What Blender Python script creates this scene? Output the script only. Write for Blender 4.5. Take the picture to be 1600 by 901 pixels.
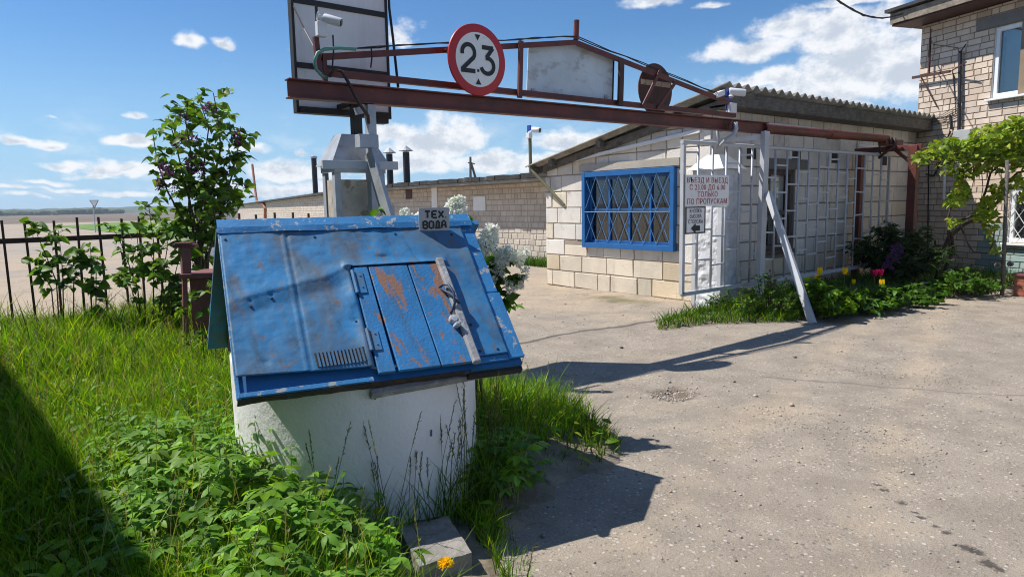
import bpy, math, random
import numpy as np
from mathutils import Vector, Matrix, noise as mnoise

for o in list(bpy.data.objects):
    bpy.data.objects.remove(o)
rng = np.random.default_rng(7)
random.seed(7)
scene = bpy.context.scene
COL = scene.collection

# ------------------------------------------------------------------ camera
EYE = np.array([0.0, 0.0, 1.5])
FPX, CX, CY = 1067.0, 800.0, 450.5
_p, _r, _h = math.atan(130.5 / 1067), math.radians(1.06), math.radians(37.7)
_fw = np.array([math.sin(_h), math.cos(_h), 0]); _rt = np.array([math.cos(_h), -math.sin(_h), 0]); _up = np.array([0, 0, 1.0])
CF = _fw * math.cos(_p) - _up * math.sin(_p)
_U = _up * math.cos(_p) + _fw * math.sin(_p)
CR = _rt * math.cos(_r) - _U * math.sin(_r)
CU = _U * math.cos(_r) + _rt * math.sin(_r)
cam_d = bpy.data.cameras.new('camera'); cam = bpy.data.objects.new('camera', cam_d); COL.objects.link(cam)
cam_d.sensor_width = 36; cam_d.lens = 24.0; cam_d.clip_start = 0.05; cam_d.clip_end = 12000
cam.matrix_world = Matrix(((CR[0], CU[0], -CF[0], 0), (CR[1], CU[1], -CF[1], 0), (CR[2], CU[2], -CF[2], 1.5), (0, 0, 0, 1)))
scene.camera = cam

# ------------------------------------------------------------------ light
SUN_AZ = math.radians(-43.0)      # compass-like: 0 = +Y, clockwise towards +X
SUN_EL = math.radians(54.5)
SKY_STRENGTH = 0.074
sd = np.array([math.sin(SUN_AZ) * math.cos(SUN_EL), math.cos(SUN_AZ) * math.cos(SUN_EL), math.sin(SUN_EL)])
ld = bpy.data.lights.new('sun', 'SUN'); ld.energy = 5.0; ld.angle = math.radians(0.53); ld.color = (1.0, 0.955, 0.885)
sun = bpy.data.objects.new('sun', ld); COL.objects.link(sun); sun.location = (-20, 20, 40)
sun.rotation_euler = Vector(sd).to_track_quat('Z', 'Y').to_euler()
scene.view_settings.view_transform = 'Standard'
scene.view_settings.look = 'None'
scene.view_settings.exposure = 0.25
scene.view_settings.gamma = 1.0
scene.view_settings.use_curve_mapping = False
scene.cycles.filter_width = 1.05
scene.cycles.max_bounces = 8
scene.cycles.transparent_max_bounces = 12


def ray(x, y):
    d = CF * FPX + CR * (x - CX) - CU * (y - CY)
    return d / np.linalg.norm(d)


def on_ground(x, y, z=0.0):
    d = ray(x, y); return EYE + d * ((z - 1.5) / d[2])


def on_x(x, y, X):
    d = ray(x, y); return EYE + d * (X / d[0])


def on_y(x, y, Y):
    d = ray(x, y); return EYE + d * (Y / d[1])


def at_depth(x, y, D):
    d = ray(x, y); return EYE + d * (D / (d @ _fw))


def on_plane(x, y, P, n):
    d = ray(x, y); n = np.array(n); return EYE + d * (((np.array(P) - EYE) @ n) / (d @ n))


# ------------------------------------------------------------------ world: sky and clouds
world = bpy.data.worlds.new('World'); scene.world = world; world.use_nodes = True


class NT:
    """tiny node-tree helper"""
    def __init__(s, nt): s.nt = nt
    def n(s, t, **kw):
        nd = s.nt.nodes.new(t)
        for k, v in kw.items(): setattr(nd, k, v)
        return nd
    def link(s, a, b): s.nt.links.new(a, b)
    def put(s, sock, v):
        if hasattr(v, 'is_output'): s.link(v, sock)
        elif v is not None: sock.default_value = v
    def m(s, op, a, b=None, c=None, clamp=False):
        nd = s.n('ShaderNodeMath', operation=op, use_clamp=clamp)
        s.put(nd.inputs[0], a)
        if b is not None: s.put(nd.inputs[1], b)
        if c is not None: s.put(nd.inputs[2], c)
        return nd.outputs[0]
    def vm(s, op, a, b=None, out=0):
        nd = s.n('ShaderNodeVectorMath', operation=op)
        s.put(nd.inputs[0], a)
        if b is not None: s.put(nd.inputs[1], b)
        return nd.outputs[out]
    def mix(s, f, a, b, blend='MIX'):
        nd = s.n('ShaderNodeMix', data_type='RGBA', blend_type=blend)
        nd.clamp_factor = True
        s.put(nd.inputs[0], f)
        s.put(nd.inputs[6], col4(a)); s.put(nd.inputs[7], col4(b))
        return nd.outputs[2]
    def ramp(s, f, lo, hi, a=0.0, b=1.0, smooth=True):
        nd = s.n('ShaderNodeMapRange', interpolation_type='SMOOTHSTEP' if smooth else 'LINEAR')
        s.put(nd.inputs[0], f)
        for i, v in enumerate((lo, hi, a, b)): s.put(nd.inputs[i + 1], v)
        return nd.outputs[0]
    def noise(s, vec, scale, detail=3.0, rough=0.55, dist=0.0, out=0):
        nd = s.n('ShaderNodeTexNoise')
        if vec is not None: s.put(nd.inputs['Vector'], vec)
        nd.inputs['Scale'].default_value = scale; nd.inputs['Detail'].default_value = detail
        nd.inputs['Roughness'].default_value = rough; nd.inputs['Distortion'].default_value = dist
        return nd.outputs[out]
    def xyz(s, x, y, z):
        nd = s.n('ShaderNodeCombineXYZ')
        for i, v in enumerate((x, y, z)): s.put(nd.inputs[i], v)
        return nd.outputs[0]


def col4(c):
    if hasattr(c, 'is_output'): return c
    return tuple(c) + (1.0,) if len(c) == 3 else tuple(c)


def azel(x, y):
    d = ray(x, y); return math.atan2(d[0], d[1]), math.asin(d[2])


def build_sky():
    nt = world.node_tree
    for nd in list(nt.nodes): nt.nodes.remove(nd)
    N = NT(nt)
    out = N.n('ShaderNodeOutputWorld'); bg = N.n('ShaderNodeBackground')
    sky = N.n('ShaderNodeTexSky', sky_type='NISHITA')
    sky.sun_disc = False; sky.sun_elevation = SUN_EL; sky.sun_rotation = SUN_AZ % (2 * math.pi)
    sky.air_density = 1.15; sky.dust_density = 0.35; sky.ozone_density = 2.2; sky.altitude = 100
    tc = N.n('ShaderNodeTexCoord')
    sp = N.n('ShaderNodeSeparateXYZ'); N.link(tc.outputs['Generated'], sp.inputs[0])
    az = N.m('ARCTAN2', sp.outputs[0], sp.outputs[1])
    el = N.m('ARCSINE', sp.outputs[2])
    vec = N.xyz(az, N.m('MULTIPLY', el, 1.35), 0.0)
    w1 = N.m('SUBTRACT', N.noise(vec, 9, 3, .6), .5); w2 = N.m('SUBTRACT', N.noise(N.vm('ADD', vec, (5, 3, 0)), 9, 3, .6), .5)
    azw = N.m('MULTIPLY_ADD', w1, .075, az); elw = N.m('MULTIPLY_ADD', w2, .05, el)
    # group: one cloud puff
    g = bpy.data.node_groups.new('puff', 'ShaderNodeTree')
    for nm in ('az', 'el', 'az0', 'el0', 'ia', 'ib', 'amp', 'prev'):
        g.interface.new_socket(nm, in_out='INPUT', socket_type='NodeSocketFloat')
    g.interface.new_socket('d', in_out='OUTPUT', socket_type='NodeSocketFloat')
    G = NT(g); gi = G.n('NodeGroupInput'); go = G.n('NodeGroupOutput')
    I = {s.name: s for s in gi.outputs}
    dx = G.m('MULTIPLY', G.m('SUBTRACT', I['az'], I['az0']), I['ia'])
    dy = G.m('MULTIPLY', G.m('SUBTRACT', I['el'], I['el0']), I['ib'])
    dy = G.m('MULTIPLY', dy, G.m('MULTIPLY_ADD', G.m('LESS_THAN', dy, 0.0), .55, 1.0))
    d = G.m('SQRT', G.m('ADD', G.m('MULTIPLY', dx, dx), G.m('MULTIPLY', dy, dy)))
    d = G.m('MULTIPLY', G.m('SUBTRACT', 1.0, d, clamp=True), I['amp'])
    G.link(G.m('MAXIMUM', d, I['prev']), go.inputs[0])
    puffs = [(1165, 80, 95, 26, .9), (1235, 45, 75, 30, .9), (1300, 60, 90, 45, 1), (1210, 128, 110, 24, .9), (1345, 105, 130, 55, 1.1),
             (1290, 150, 150, 40, 1), (1420, 120, 90, 60, 1.1), (1390, 25, 70, 26, .8), (1440, 60, 90, 45, .9), (1020, 2, 60, 14, .9), (1130, 5, 30, 9, .7), (1330, 5, 120, 14, .8),
             (660, 232, 80, 38, 1), (705, 222, 75, 40, 1.1), (760, 255, 85, 22, .9), (650, 262, 120, 24, .8), (600, 212, 40, 26, .9), (890, 222, 70, 24, 1), (860, 250, 80, 14, .7),
             (800, 262, 130, 20, .75), (30, 219, 45, 11, .9), (80, 224, 42, 11, .9), (200, 222, 48, 13, 1), (110, 253, 60, 11, .85), (190, 262, 90, 13, .95), (150, 270, 60, 8, .7), (250, 268, 90, 14, .8),
             (60, 284, 60, 8, .75), (100, 296, 60, 8, .75), (20, 298, 50, 9, .75), (200, 303, 90, 10, .7), (40, 312, 90, 7, .6), (330, 290, 120, 18, .8), (450, 270, 90, 26, .85), (440, 300, 120, 16, .8), (540, 295, 90, 18, .8),
             (291, 66, 22, 14, .95), (343, 70, 24, 12, .95), (208, 183, 28, 8, .75), (390, 233, 40, 12, .85), (475, 240, 20, 12, .8), (625, 48, 40, 22, .7), (640, 60, 26, 12, .75),
             (1000, 255, 90, 20, .7), (75, 186, 12, 4, .5)]
    # the rest of the sky, outside the photograph's view
    extra = [(1.9, .45, .5, .15), (2.6, .35, .45, .12), (-2.7, .4, .5, .14), (-1.9, .3, .4, .1), (-1.2, .28, .35, .09), (1.6, .2, .3, .08), (-.7, .25, .3, .05), (2.3, .8, .5, .15)]
    prev = 0.0
    lst = []
    for x, y, a, b, amp in puffs:
        z0, e0 = azel(x, y)
        lst.append((z0, e0, 1.25 * a * math.cos(z0 - _h) ** 2 / FPX / math.cos(e0), 1.3 * b / FPX * max(.75, math.cos(z0 - _h)), amp))
    lst += [(a, b, c, d_, .9) for a, b, c, d_ in extra]
    hts = 0.0
    for z0, e0, a, b, amp in lst:
        nd = N.n('ShaderNodeGroup'); nd.node_tree = g
        N.link(azw, nd.inputs['az']); N.link(elw, nd.inputs['el'])
        for k, v in (('az0', z0), ('el0', e0), ('ia', 1 / a), ('ib', 1 / b), ('amp', amp)): nd.inputs[k].default_value = v
        N.put(nd.inputs['prev'], prev); prev = nd.outputs[0]
    nz = N.noise(vec, 26, 6, .62)
    nz2 = N.noise(N.vm('ADD', vec, (0.012, -0.022, .0)), 26, 6, .62)
    fine = N.m('SUBTRACT', nz, .5)
    body = N.m('MULTIPLY_ADD', fine, 1.1, N.m('SUBTRACT', prev, .22))
    dens = N.ramp(body, -.06, .40)
    # wispy haze low over the horizon
    band = N.m('MULTIPLY', N.ramp(el, .0, .02), N.ramp(el, .05, .16, 1, 0))
    wisp = N.m('MULTIPLY', N.ramp(N.noise(N.xyz(N.m('MULTIPLY', az, .45), el, 0.0), 30, 5, .6), .45, .8), N.m('MULTIPLY', band, .55))
    dens = N.m('MAXIMUM', dens, wisp)
    # thick parts a little greyer, edges bright
    relief = N.m('MULTIPLY', N.m('SUBTRACT', nz, nz2), 2.2)
    core = N.ramp(N.m('SUBTRACT', body, relief), .16, .85)
    cloud = N.mix(core, (.84, .85, .87), (.53, .58, .66))
    skyc = N.mix(1.0, sky.outputs[0], (SKY_STRENGTH * .62, SKY_STRENGTH * .98, SKY_STRENGTH * 1.36), 'MULTIPLY')
    skyc = N.mix(N.ramp(el, -.02, .26, .80, .0), skyc, (.37, .585, .83))
    fin = N.mix(N.m('MULTIPLY', dens, .93), skyc, cloud)
    N.link(fin, bg.inputs[0]); bg.inputs[1].default_value = 1.0
    N.link(bg.outputs[0], out.inputs[0])
    try:
        world.cycles.sampling_method = 'MANUAL'; world.cycles.sample_map_resolution = 1024
    except Exception:
        pass


build_sky()


# ------------------------------------------------------------------ materials
def new_mat(name):
    m = bpy.data.materials.new(name); m.use_nodes = True
    nt = m.node_tree; N = NT(nt); b = nt.nodes['Principled BSDF']
    geo = N.n('ShaderNodeNewGeometry')
    return m, N, b, geo.outputs['Position']


def mat(name, base=(.5, .5, .5), rough=.6, metal=0.0, var=.18, scale=6.0, bump=.15, bscale=60.0, tint=False, layers=(), spec=.5):
    """layers: (colour, scale, lo, hi, amount, stretch xyz)"""
    m, N, b, pos = new_mat(name)
    if tint:
        at = N.n('ShaderNodeAttribute', attribute_name='tint'); c = at.outputs['Color']
        if base: c = N.mix(1.0, c, base, 'MULTIPLY')
    else:
        c = N.mix(0.0, base, base)
    nv = N.noise(pos, scale, 5, .6)
    c = N.mix(1.0, c, N.mix(N.ramp(nv, .25, .75), (1 - var,) * 3, (1 + var,) * 3), 'MULTIPLY')
    rg = rough
    for L in layers:
        lc, ls, lo, hi, am = L[:5]
        v = pos
        if len(L) > 5: v = N.vm('MULTIPLY', pos, L[5])
        f = N.m('MULTIPLY', N.ramp(N.noise(v, ls, 6, .65, .3), lo, hi), am)
        c = N.mix(f, c, lc)
    N.link(c, b.inputs['Base Color'])
    b.inputs['Roughness'].default_value = rough; b.inputs['Metallic'].default_value = metal
    b.inputs['Specular IOR Level'].default_value = spec
    if bump:
        bp = N.n('ShaderNodeBump'); bp.inputs['Strength'].default_value = bump; bp.inputs['Distance'].default_value = .01
        hgt = N.m('ADD', N.noise(pos, bscale, 4, .6), N.m('MULTIPLY', nv, .6))
        N.link(hgt, bp.inputs['Height']); N.link(bp.outputs[0], b.inputs['Normal'])
    return m


def leaf_mat(name, base, rough=.5, trans=.35, tcol=None, var=.35):
    m, N, b, pos = new_mat(name)
    at = N.n('ShaderNodeAttribute', attribute_name='tint')
    c = N.mix(1.0, at.outputs['Color'], base, 'MULTIPLY')
    c = N.mix(1.0, c, N.mix(N.ramp(N.noise(pos, 7, 3), .3, .7), (1 - var,) * 3, (1 + var,) * 3), 'MULTIPLY')
    N.link(c, b.inputs['Base Color']); b.inputs['Roughness'].default_value = rough
    b.inputs['Specular IOR Level'].default_value = .22
    tr = N.n('ShaderNodeBsdfTranslucent'); N.link(N.mix(1.0, c, tcol or (1.6, 1.6, .45), 'MULTIPLY'), tr.inputs[0])
    mx = N.n('ShaderNodeMixShader'); mx.inputs[0].default_value = trans
    N.link(b.outputs[0], mx.inputs[1]); N.link(tr.outputs[0], mx.inputs[2])
    N.link(mx.outputs[0], m.node_tree.nodes['Material Output'].inputs[0])
    return m


M = {}


def make_materials():
    rust = (.16, .065, .03)
    M['blue'] = mat('blue_paint', (.034, .20, .425), .58, var=.26, scale=3, bump=.18, bscale=35, spec=.35, layers=[
        ((.115, .155, .19), 2.6, .42, .66, .78, (1.4, 1, .8)), ((.055, .085, .12), 5, .50, .72, .7, (3.2, .7, .7)), ((.16, .125, .09), 6, .52, .70, .7, (2.6, .8, .8)), ((.20, .13, .085), 19, .60, .68, .75), ((.10, .05, .03), 30, .67, .73, .9), ((.45, .45, .42), 80, .73, .75, .6)])
    M['blue_clean'] = mat('blue_paint_fresh', (.018, .135, .33), .55, var=.12, scale=5, bump=.1, bscale=50, layers=[((.3, .3, .3), 60, .70, .74, .6)])
    M['blue_dark'] = mat('dark_blue_wire', (.02, .045, .10), .5, var=.2, bump=0)
    M['blue_flake'] = mat('blue_paint_flaking', (.032, .195, .44), .55, var=.15, scale=5, bump=.25, bscale=50, layers=[((.42, .40, .36), 22, .58, .62, .85), ((.16, .08, .05), 30, .64, .68, .9)])
    M['blue_plank'] = mat('blue_plank_paint', (.028, .195, .45), .55, var=.2, scale=6, bump=.25, bscale=70, layers=[((.06, .12, .20), 5, .5, .7, .6, (3, .8, .8)), ((.30, .15, .085), 5.0, .565, .60, .95, (2.6, .8, .8)), ((.24, .13, .08), 22, .60, .64, .9, (2.0, .8, .8)), ((.08, .05, .03), 30, .70, .73, .8)])
    M['blue_window'] = mat('blue_window_paint', (.013, .115, .34), .4, var=.1, bump=.08, layers=[((.4, .42, .45), 50, .68, .72, .5)])
    M['white_ring'] = mat('white_limewash', (.84, .845, .85), .8, var=.05, scale=4, bump=.35, bscale=45, layers=[((.5, .5, .47), 5, .60, .80, .5), ((.30, .27, .22), 60, .70, .74, .5), ((.45, .47, .38), 1.6, .58, .75, .35), ((.46, .43, .37), 3.2, .56, .76, .5, (2.5, 2.5, .3)), ((.38, .33, .27), 18, .68, .76, .6)])
    M['grey_wood'] = mat('weathered_wood', (.31, .31, .32), .8, var=.3, scale=14, bump=.4, bscale=40, layers=[((.15, .13, .11), 30, .55, .7, .7, (.4, .4, 3)), ((.50, .50, .49), 18, .58, .66, .6), ((.06, .15, .30), 9, .60, .66, .6)])
    M['dark_wood'] = mat('dark_old_wood', (.115, .105, .09), .85, var=.35, scale=9, bump=.4, bscale=30, layers=[((.25, .23, .20), 20, .5, .7, .7, (.3, 1, 3)), ((.03, .028, .025), 8, .55, .7, .6)])
    M['eave_wood'] = mat('weathered_brown_board', (.23, .19, .145), .85, var=.35, scale=7, bump=.4, bscale=30, layers=[((.42, .38, .32), 12, .55, .7, .7, (1, 1, 4)), ((.10, .08, .06), 18, .56, .7, .6, (1, 1, 4))])
    M['rust_lip'] = mat('rusty_dark_lip', (.035, .03, .03), .8, var=.3, scale=9, bump=.4, layers=[((.10, .05, .03), 14, .52, .66, .8), ((.02, .10, .24), 8, .58, .68, .7)])
    M['black_wood'] = mat('tarred_wood', (.03, .028, .026), .8, var=.3, bump=.3)
    M['red_steel'] = mat('red_oxide_steel', (.135, .032, .024), .55, var=.28, scale=4, bump=.12, bscale=45, layers=[((.055, .024, .018), 4, .50, .68, .75, (.4, .4, 2)), ((.24, .12, .08), 18, .62, .70, .5), ((.19, .042, .033), 2.2, .55, .7, .5)])
    M['brown_steel'] = mat('brown_steel', (.07, .028, .02), .6, var=.3, scale=6, bump=.12, layers=[((.2, .08, .05), 12, .6, .7, .5)])
    M['grey_steel'] = mat('grey_painted_steel', (.42, .45, .50), .5, var=.12, scale=6, bump=.08, layers=[((.22, .16, .12), 20, .66, .73, .6), ((.22, .23, .25), 4, .5, .75, .5)])
    M['grey_light'] = mat('light_grey_steel', (.48, .50, .53), .5, var=.08, bump=.05, layers=[((.25, .2, .17), 30, .68, .74, .6)])
    M['galv'] = mat('galvanised_sheet', (.60, .69, .74), .5, metal=.0, var=.1, scale=3, bump=.05, layers=[((.33, .34, .34), 3.5, .52, .66, .65, (1, 1, 2)), ((.72, .78, .80), 7, .58, .7, .4)])
    M['white_panel'] = mat('white_panel', (.82, .82, .80), .5, var=.07, scale=2, bump=.04, layers=[((.55, .54, .50), 1.6, .5, .75, .6, (2, 2, .25)), ((.28, .25, .20), 10, .66, .78, .4, (2, 2, .3))])
    M['black_trim'] = mat('black_trim', (.02, .019, .018), .6, var=.3, bump=.1, layers=[((.10, .05, .03), 9, .6, .7, .6)])
    M['black_pipe'] = mat('black_pipe', (.018, .018, .02), .55, bump=.05)
    M['cable'] = mat('black_cable', (.012, .012, .012), .6, bump=0)
    M['sign_red'] = mat('sign_red', (.50, .015, .02), .4, var=.06, scale=3, bump=.03)
    M['sign_white'] = mat('sign_white', (.88, .88, .85), .45, var=.05, scale=3, bump=.03, layers=[((.45, .44, .40), 6, .58, .75, .4)])
    M['sign_black'] = mat('sign_black', (.012, .012, .014), .5, var=.1, bump=0)
    M['sign_grey'] = mat('sign_plate', (.47, .48, .48), .6, var=.1, scale=9, bump=.1, layers=[((.2, .19, .17), 14, .58, .7, .5)])
    M['letter_red'] = mat('letter_red', (.42, .008, .02), .5, var=.05, bump=0)
    M['white_plastic'] = mat('white_plastic', (.74, .75, .75), .4, var=.05, bump=0)
    M['grey_plastic'] = mat('grey_plastic', (.45, .47, .47), .5, var=.06, bump=0)
    M['blue_metal'] = mat('blue_bracket', (.015, .06, .33), .4, var=.08, bump=0)
    M['dark_glass'] = mat('lens_glass', (.01, .01, .012), .08, var=.02, bump=0)
    M['green_hose'] = mat('green_hose', (.10, .29, .24), .5, var=.1, bump=0)
    M['plaster'] = mat('stained_plaster', (.52, .46, .395), .85, var=.2, scale=5, bump=.6, bscale=14, layers=[((.22, .16, .12), 6, .52, .62, .75), ((.55, .53, .5), 9, .56, .66, .6)])
    M['lump_paint'] = mat('grey_lumpy_paint', (.58, .59, .61), .7, var=.12, scale=7, bump=1.0, bscale=11, layers=[((.34, .33, .33), 10, .58, .66, .6)])
    M['zinc_roof'] = mat('zinc_sheet', (.42, .44, .47), .45, metal=.3, var=.15, scale=7, bump=.1, layers=[((.2, .2, .21), 9, .55, .7, .6)])
    M['block'] = mat('gas_silicate_block', (1, 1, 1), .9, var=.12, scale=2.2, bump=.7, bscale=30, tint=True, layers=[((.36, .31, .25), 5, .60, .72, .55), ((.50, .38, .24), 1.1, .60, .8, .35), ((.30, .27, .23), 3, .56, .74, .5, (2.5, 2.5, .35)), ((.25, .21, .16), 40, .66, .72, .6)])
    M['brick'] = mat('silicate_brick', (1, 1, 1), .9, var=.10, scale=3, bump=.4, bscale=50, tint=True, layers=[((.20, .17, .13), 4, .62, .76, .5)])
    M['render'] = mat('tinted_parts', (1, 1, 1), .8, var=.1, bump=.1, tint=True)
    M['asbestos'] = mat('corrugated_sheet', (.30, .285, .25), .9, var=.3, scale=5, bump=.4, bscale=30, layers=[((.09, .085, .07), 3, .5, .7, .7), ((.34, .33, .28), 12, .6, .7, .5)])
    M['bitumen'] = mat('bitumen_felt', (.035, .034, .033), .85, var=.4, scale=3, bump=.3, layers=[((.16, .15, .135), 3, .55, .7, .6)])
    M['concrete'] = mat('old_concrete', (.30, .285, .26), .9, var=.22, scale=6, bump=.5, bscale=35, layers=[((.12, .12, .09), 5, .55, .7, .5)])
    M['slab'] = mat('stone_slab', (.27, .25, .225), .9, var=.22, scale=14, bump=.7, bscale=60, layers=[((.12, .11, .095), 9, .52, .66, .7), ((.10, .13, .05), 5, .58, .70, .6), ((.42, .39, .34), 26, .58, .68, .6)])
    M['bark'] = mat('bark', (.10, .075, .055), .9, var=.35, scale=20, bump=.5)
    M['stem'] = mat('green_stem', (.10, .16, .04), .7, var=.2, bump=0)
    M['vine_wood'] = mat('vine_bark', (.09, .065, .05), .95, var=.4, scale=20, bump=.7)
    M['pole_green'] = mat('pale_green_pole', (.16, .16, .09), .7, var=.2, bump=.1)
    M['orange_pipe'] = mat('rusty_orange_pipe', (.34, .115, .055), .7, var=.25, bump=.1)
    M['dull_red'] = mat('faded_red_paint', (.20, .075, .075), .7, var=.2, scale=6, bump=.15, layers=[((.10, .05, .04), 8, .56, .7, .6)])
    M['red_brick'] = mat('red_brick', (1, 1, 1), .9, var=.2, bump=.4, tint=True)
    M['white_upvc'] = mat('white_window_frame', (.80, .81, .82), .35, var=.03, bump=0)
    M['old_frame'] = mat('old_brown_frame', (.10, .075, .065), .8, var=.3, bump=.3)
    M['card'] = mat('cardboard', (.27, .20, .11), .9, var=.2, scale=3, bump=0)
    M['dark_room'] = mat('dark_room', (.035, .034, .033), .9, var=.1, bump=0)
    M['field'] = mat('ploughed_field', (.155, .115, .08), .95, var=.25, scale=.02, bump=0, layers=[((.09, .12, .035), .03, .58, .7, .8)])
    M['meadow'] = mat('meadow_strip', (.12, .22, .035), .95, var=.3, scale=.4, bump=.5, bscale=4)
    M['wood_far'] = mat('far_forest', (.045, .075, .035), .95, var=.45, scale=.03, bump=0)
    M['soil'] = mat('lawn_soil', (.25, .20, .145), .95, var=.3, scale=8, bump=.9, bscale=30, layers=[((.15, .12, .085), 2.2, .42, .72, .8), ((.06, .075, .03), 5, .54, .66, .7), ((.34, .28, .21), 14, .6, .7, .7)])
    M['pebble'] = mat('pebbles', (1, 1, 1), .9, var=.2, scale=60, bump=.2, tint=True)
    M['grass'] = leaf_mat('grass_blades', (1, 1, 1), .4, .42)
    M['leaf'] = leaf_mat('leaves', (1, 1, 1), .48, .34)
    M['petal'] = leaf_mat('petals', (1, 1, 1), .6, .5, (1.1, 1.1, 1.1), .08)
    # window glass with real reflection and view through
    m, N, b, pos = new_mat('window_glass')
    gl = N.n('ShaderNodeBsdfGlossy'); gl.inputs['Roughness'].default_value = .02; gl.inputs[0].default_value = (.9, .95, 1, 1)
    tr = N.n('ShaderNodeBsdfTransparent'); tr.inputs[0].default_value = (.72, .76, .76, 1)
    fr = N.n('ShaderNodeFresnel'); fr.inputs[0].default_value = 1.52
    mx = N.n('ShaderNodeMixShader'); N.link(N.m('ADD', fr.outputs[0], .06), mx.inputs[0])
    N.link(tr.outputs[0], mx.inputs[1]); N.link(gl.outputs[0], mx.inputs[2])
    N.link(mx.outputs[0], m.node_tree.nodes['Material Output'].inputs[0]); M['glass'] = m
    # yard: worn asphalt with sand, stones, thin dark lines
    m, N, b, pos = new_mat('worn_asphalt')
    big = N.noise(pos, .55, 4, .6, .4); mid = N.noise(pos, 2.6, 5, .65); fin = N.noise(pos, 45, 4, .7); gr = N.noise(pos, 160, 3, .7)
    sp = N.n('ShaderNodeSeparateXYZ'); N.link(pos, sp.inputs[0])
    X, Y = sp.outputs[0], sp.outputs[1]
    asph = N.mix(N.ramp(mid, .3, .7), (.265, .225, .18), (.35, .30, .24))
    sand = N.mix(N.ramp(fin, .3, .7), (.39, .305, .215), (.49, .39, .28))
    # sandier towards the buildings and far yard
    toward = N.ramp(N.m('ADD', N.m('MULTIPLY', X, .5), Y), 6.5, 13.5)
    strip1 = N.m('ABSOLUTE', N.m('SUBTRACT', N.m('MULTIPLY_ADD', X, -.33, Y), .35))      # worn wheel strips
    strip2 = N.m('ABSOLUTE', N.m('SUBTRACT', N.m('MULTIPLY_ADD', X, -.30, Y), 1.35))
    st = N.m('MAXIMUM', N.ramp(strip1, .0, .32, .26, 0), N.ramp(strip2, .0, .30, .24, 0))
    sf = N.m('ADD', N.m('ADD', N.m('MULTIPLY', toward, .50), st), N.m('MULTIPLY', N.m('SUBTRACT', big, .5), 1.3))
    sf = N.m('ADD', sf, N.m('MULTIPLY', N.m('SUBTRACT', mid, .5), .9))
    c = N.mix(N.ramp(sf, .0, .72), asph, sand)
    # broad far streaks of darker and paler dirt
    fs = N.noise(N.vm('MULTIPLY', pos, (.05, .22, 1.0)), 1.0, 5, .65, .5)
    c = N.mix(N.m('MULTIPLY', N.ramp(fs, .42, .66), N.ramp(N.m('ADD', X, Y), 13, 30, .0, .75)), c, (.30, .275, .25))
    # exposed stones
    vo = N.n('ShaderNodeTexVoronoi'); vo.inputs['Scale'].default_value = 42; N.link(pos, vo.inputs['Vector'])
    vr = N.n('ShaderNodeSeparateColor'); N.link(vo.outputs['Color'], vr.inputs[0])
    stone = N.m('MULTIPLY', N.ramp(vo.outputs['Distance'], .30, .44, 1, 0), N.m('GREATER_THAN', vr.outputs[0], .5))
    sc = N.mix(vr.outputs[1], (.12, .11, .105), (.60, .53, .46))
    sc = N.mix(N.m('GREATER_THAN', vr.outputs[2], .92), sc, (.43, .33, .27))
    c = N.mix(N.m('MULTIPLY', stone, N.ramp(N.noise(pos, 1.3, 3), .35, .65, .45, .95)), c, sc)
    vo2 = N.n('ShaderNodeTexVoronoi'); vo2.inputs['Scale'].default_value = 19; N.link(N.vm('ADD', pos, (3.3, 1.7, 0)), vo2.inputs['Vector'])
    vr2 = N.n('ShaderNodeSeparateColor'); N.link(vo2.outputs['Color'], vr2.inputs[0])
    chip = N.m('MULTIPLY', N.ramp(vo2.outputs['Distance'], .10, .2, 1, 0), N.m('GREATER_THAN', vr2.outputs[0], .72))
    c = N.mix(N.m('MULTIPLY', chip, .8), c, N.mix(N.ramp(vr2.outputs[1], .55, .7), (.64, .55, .45), (.16, .145, .14)))
    c = N.mix(1.0, c, N.mix(N.ramp(gr, .25, .75), (.66, .66, .66), (1.30, 1.30, 1.30)), 'MULTIPLY')
    c = N.mix(N.m('MULTIPLY', N.ramp(N.noise(N.vm('MULTIPLY', pos, (.35, 1.0, 1.0)), 1.1, 6, .7, .6), .56, .74), .45), c, (.20, .185, .165))
    # thin wobbly dark lines coloured into the yard between two ground points
    def thin_line(p, q, wd, am):
        px, py = p[0], p[1]; dx, dy = q[0] - p[0], q[1] - p[1]; L = math.hypot(dx, dy); dx, dy = dx / L, dy / L
        wob = N.m('MULTIPLY', N.m('SUBTRACT', N.noise(pos, 1.2, 3), .5), .35)
        s = N.m('ADD', N.m('MULTIPLY', N.m('SUBTRACT', X, px), -dy), N.m('ADD', N.m('MULTIPLY', N.m('SUBTRACT', Y, py), dx), wob))
        t = N.m('ADD', N.m('MULTIPLY', N.m('SUBTRACT', X, px), dx), N.m('MULTIPLY', N.m('SUBTRACT', Y, py), dy))
        ins = N.m('MULTIPLY', N.m('GREATER_THAN', t, 0), N.m('LESS_THAN', t, L))
        return N.m('MULTIPLY', N.m('MULTIPLY', N.ramp(N.m('ABSOLUTE', s), wd * .4, wd, 1, 0), ins), am)
    a, q = on_ground(790, 537), on_ground(1035, 500)
    c = N.mix(thin_line(a, q, .05, .75), c, (.07, .065, .06))
    a, q = on_ground(1190, 590), on_ground(1640, 625)
    c = N.mix(thin_line(a, q, .03, .45), c, (.12, .11, .10))
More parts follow.
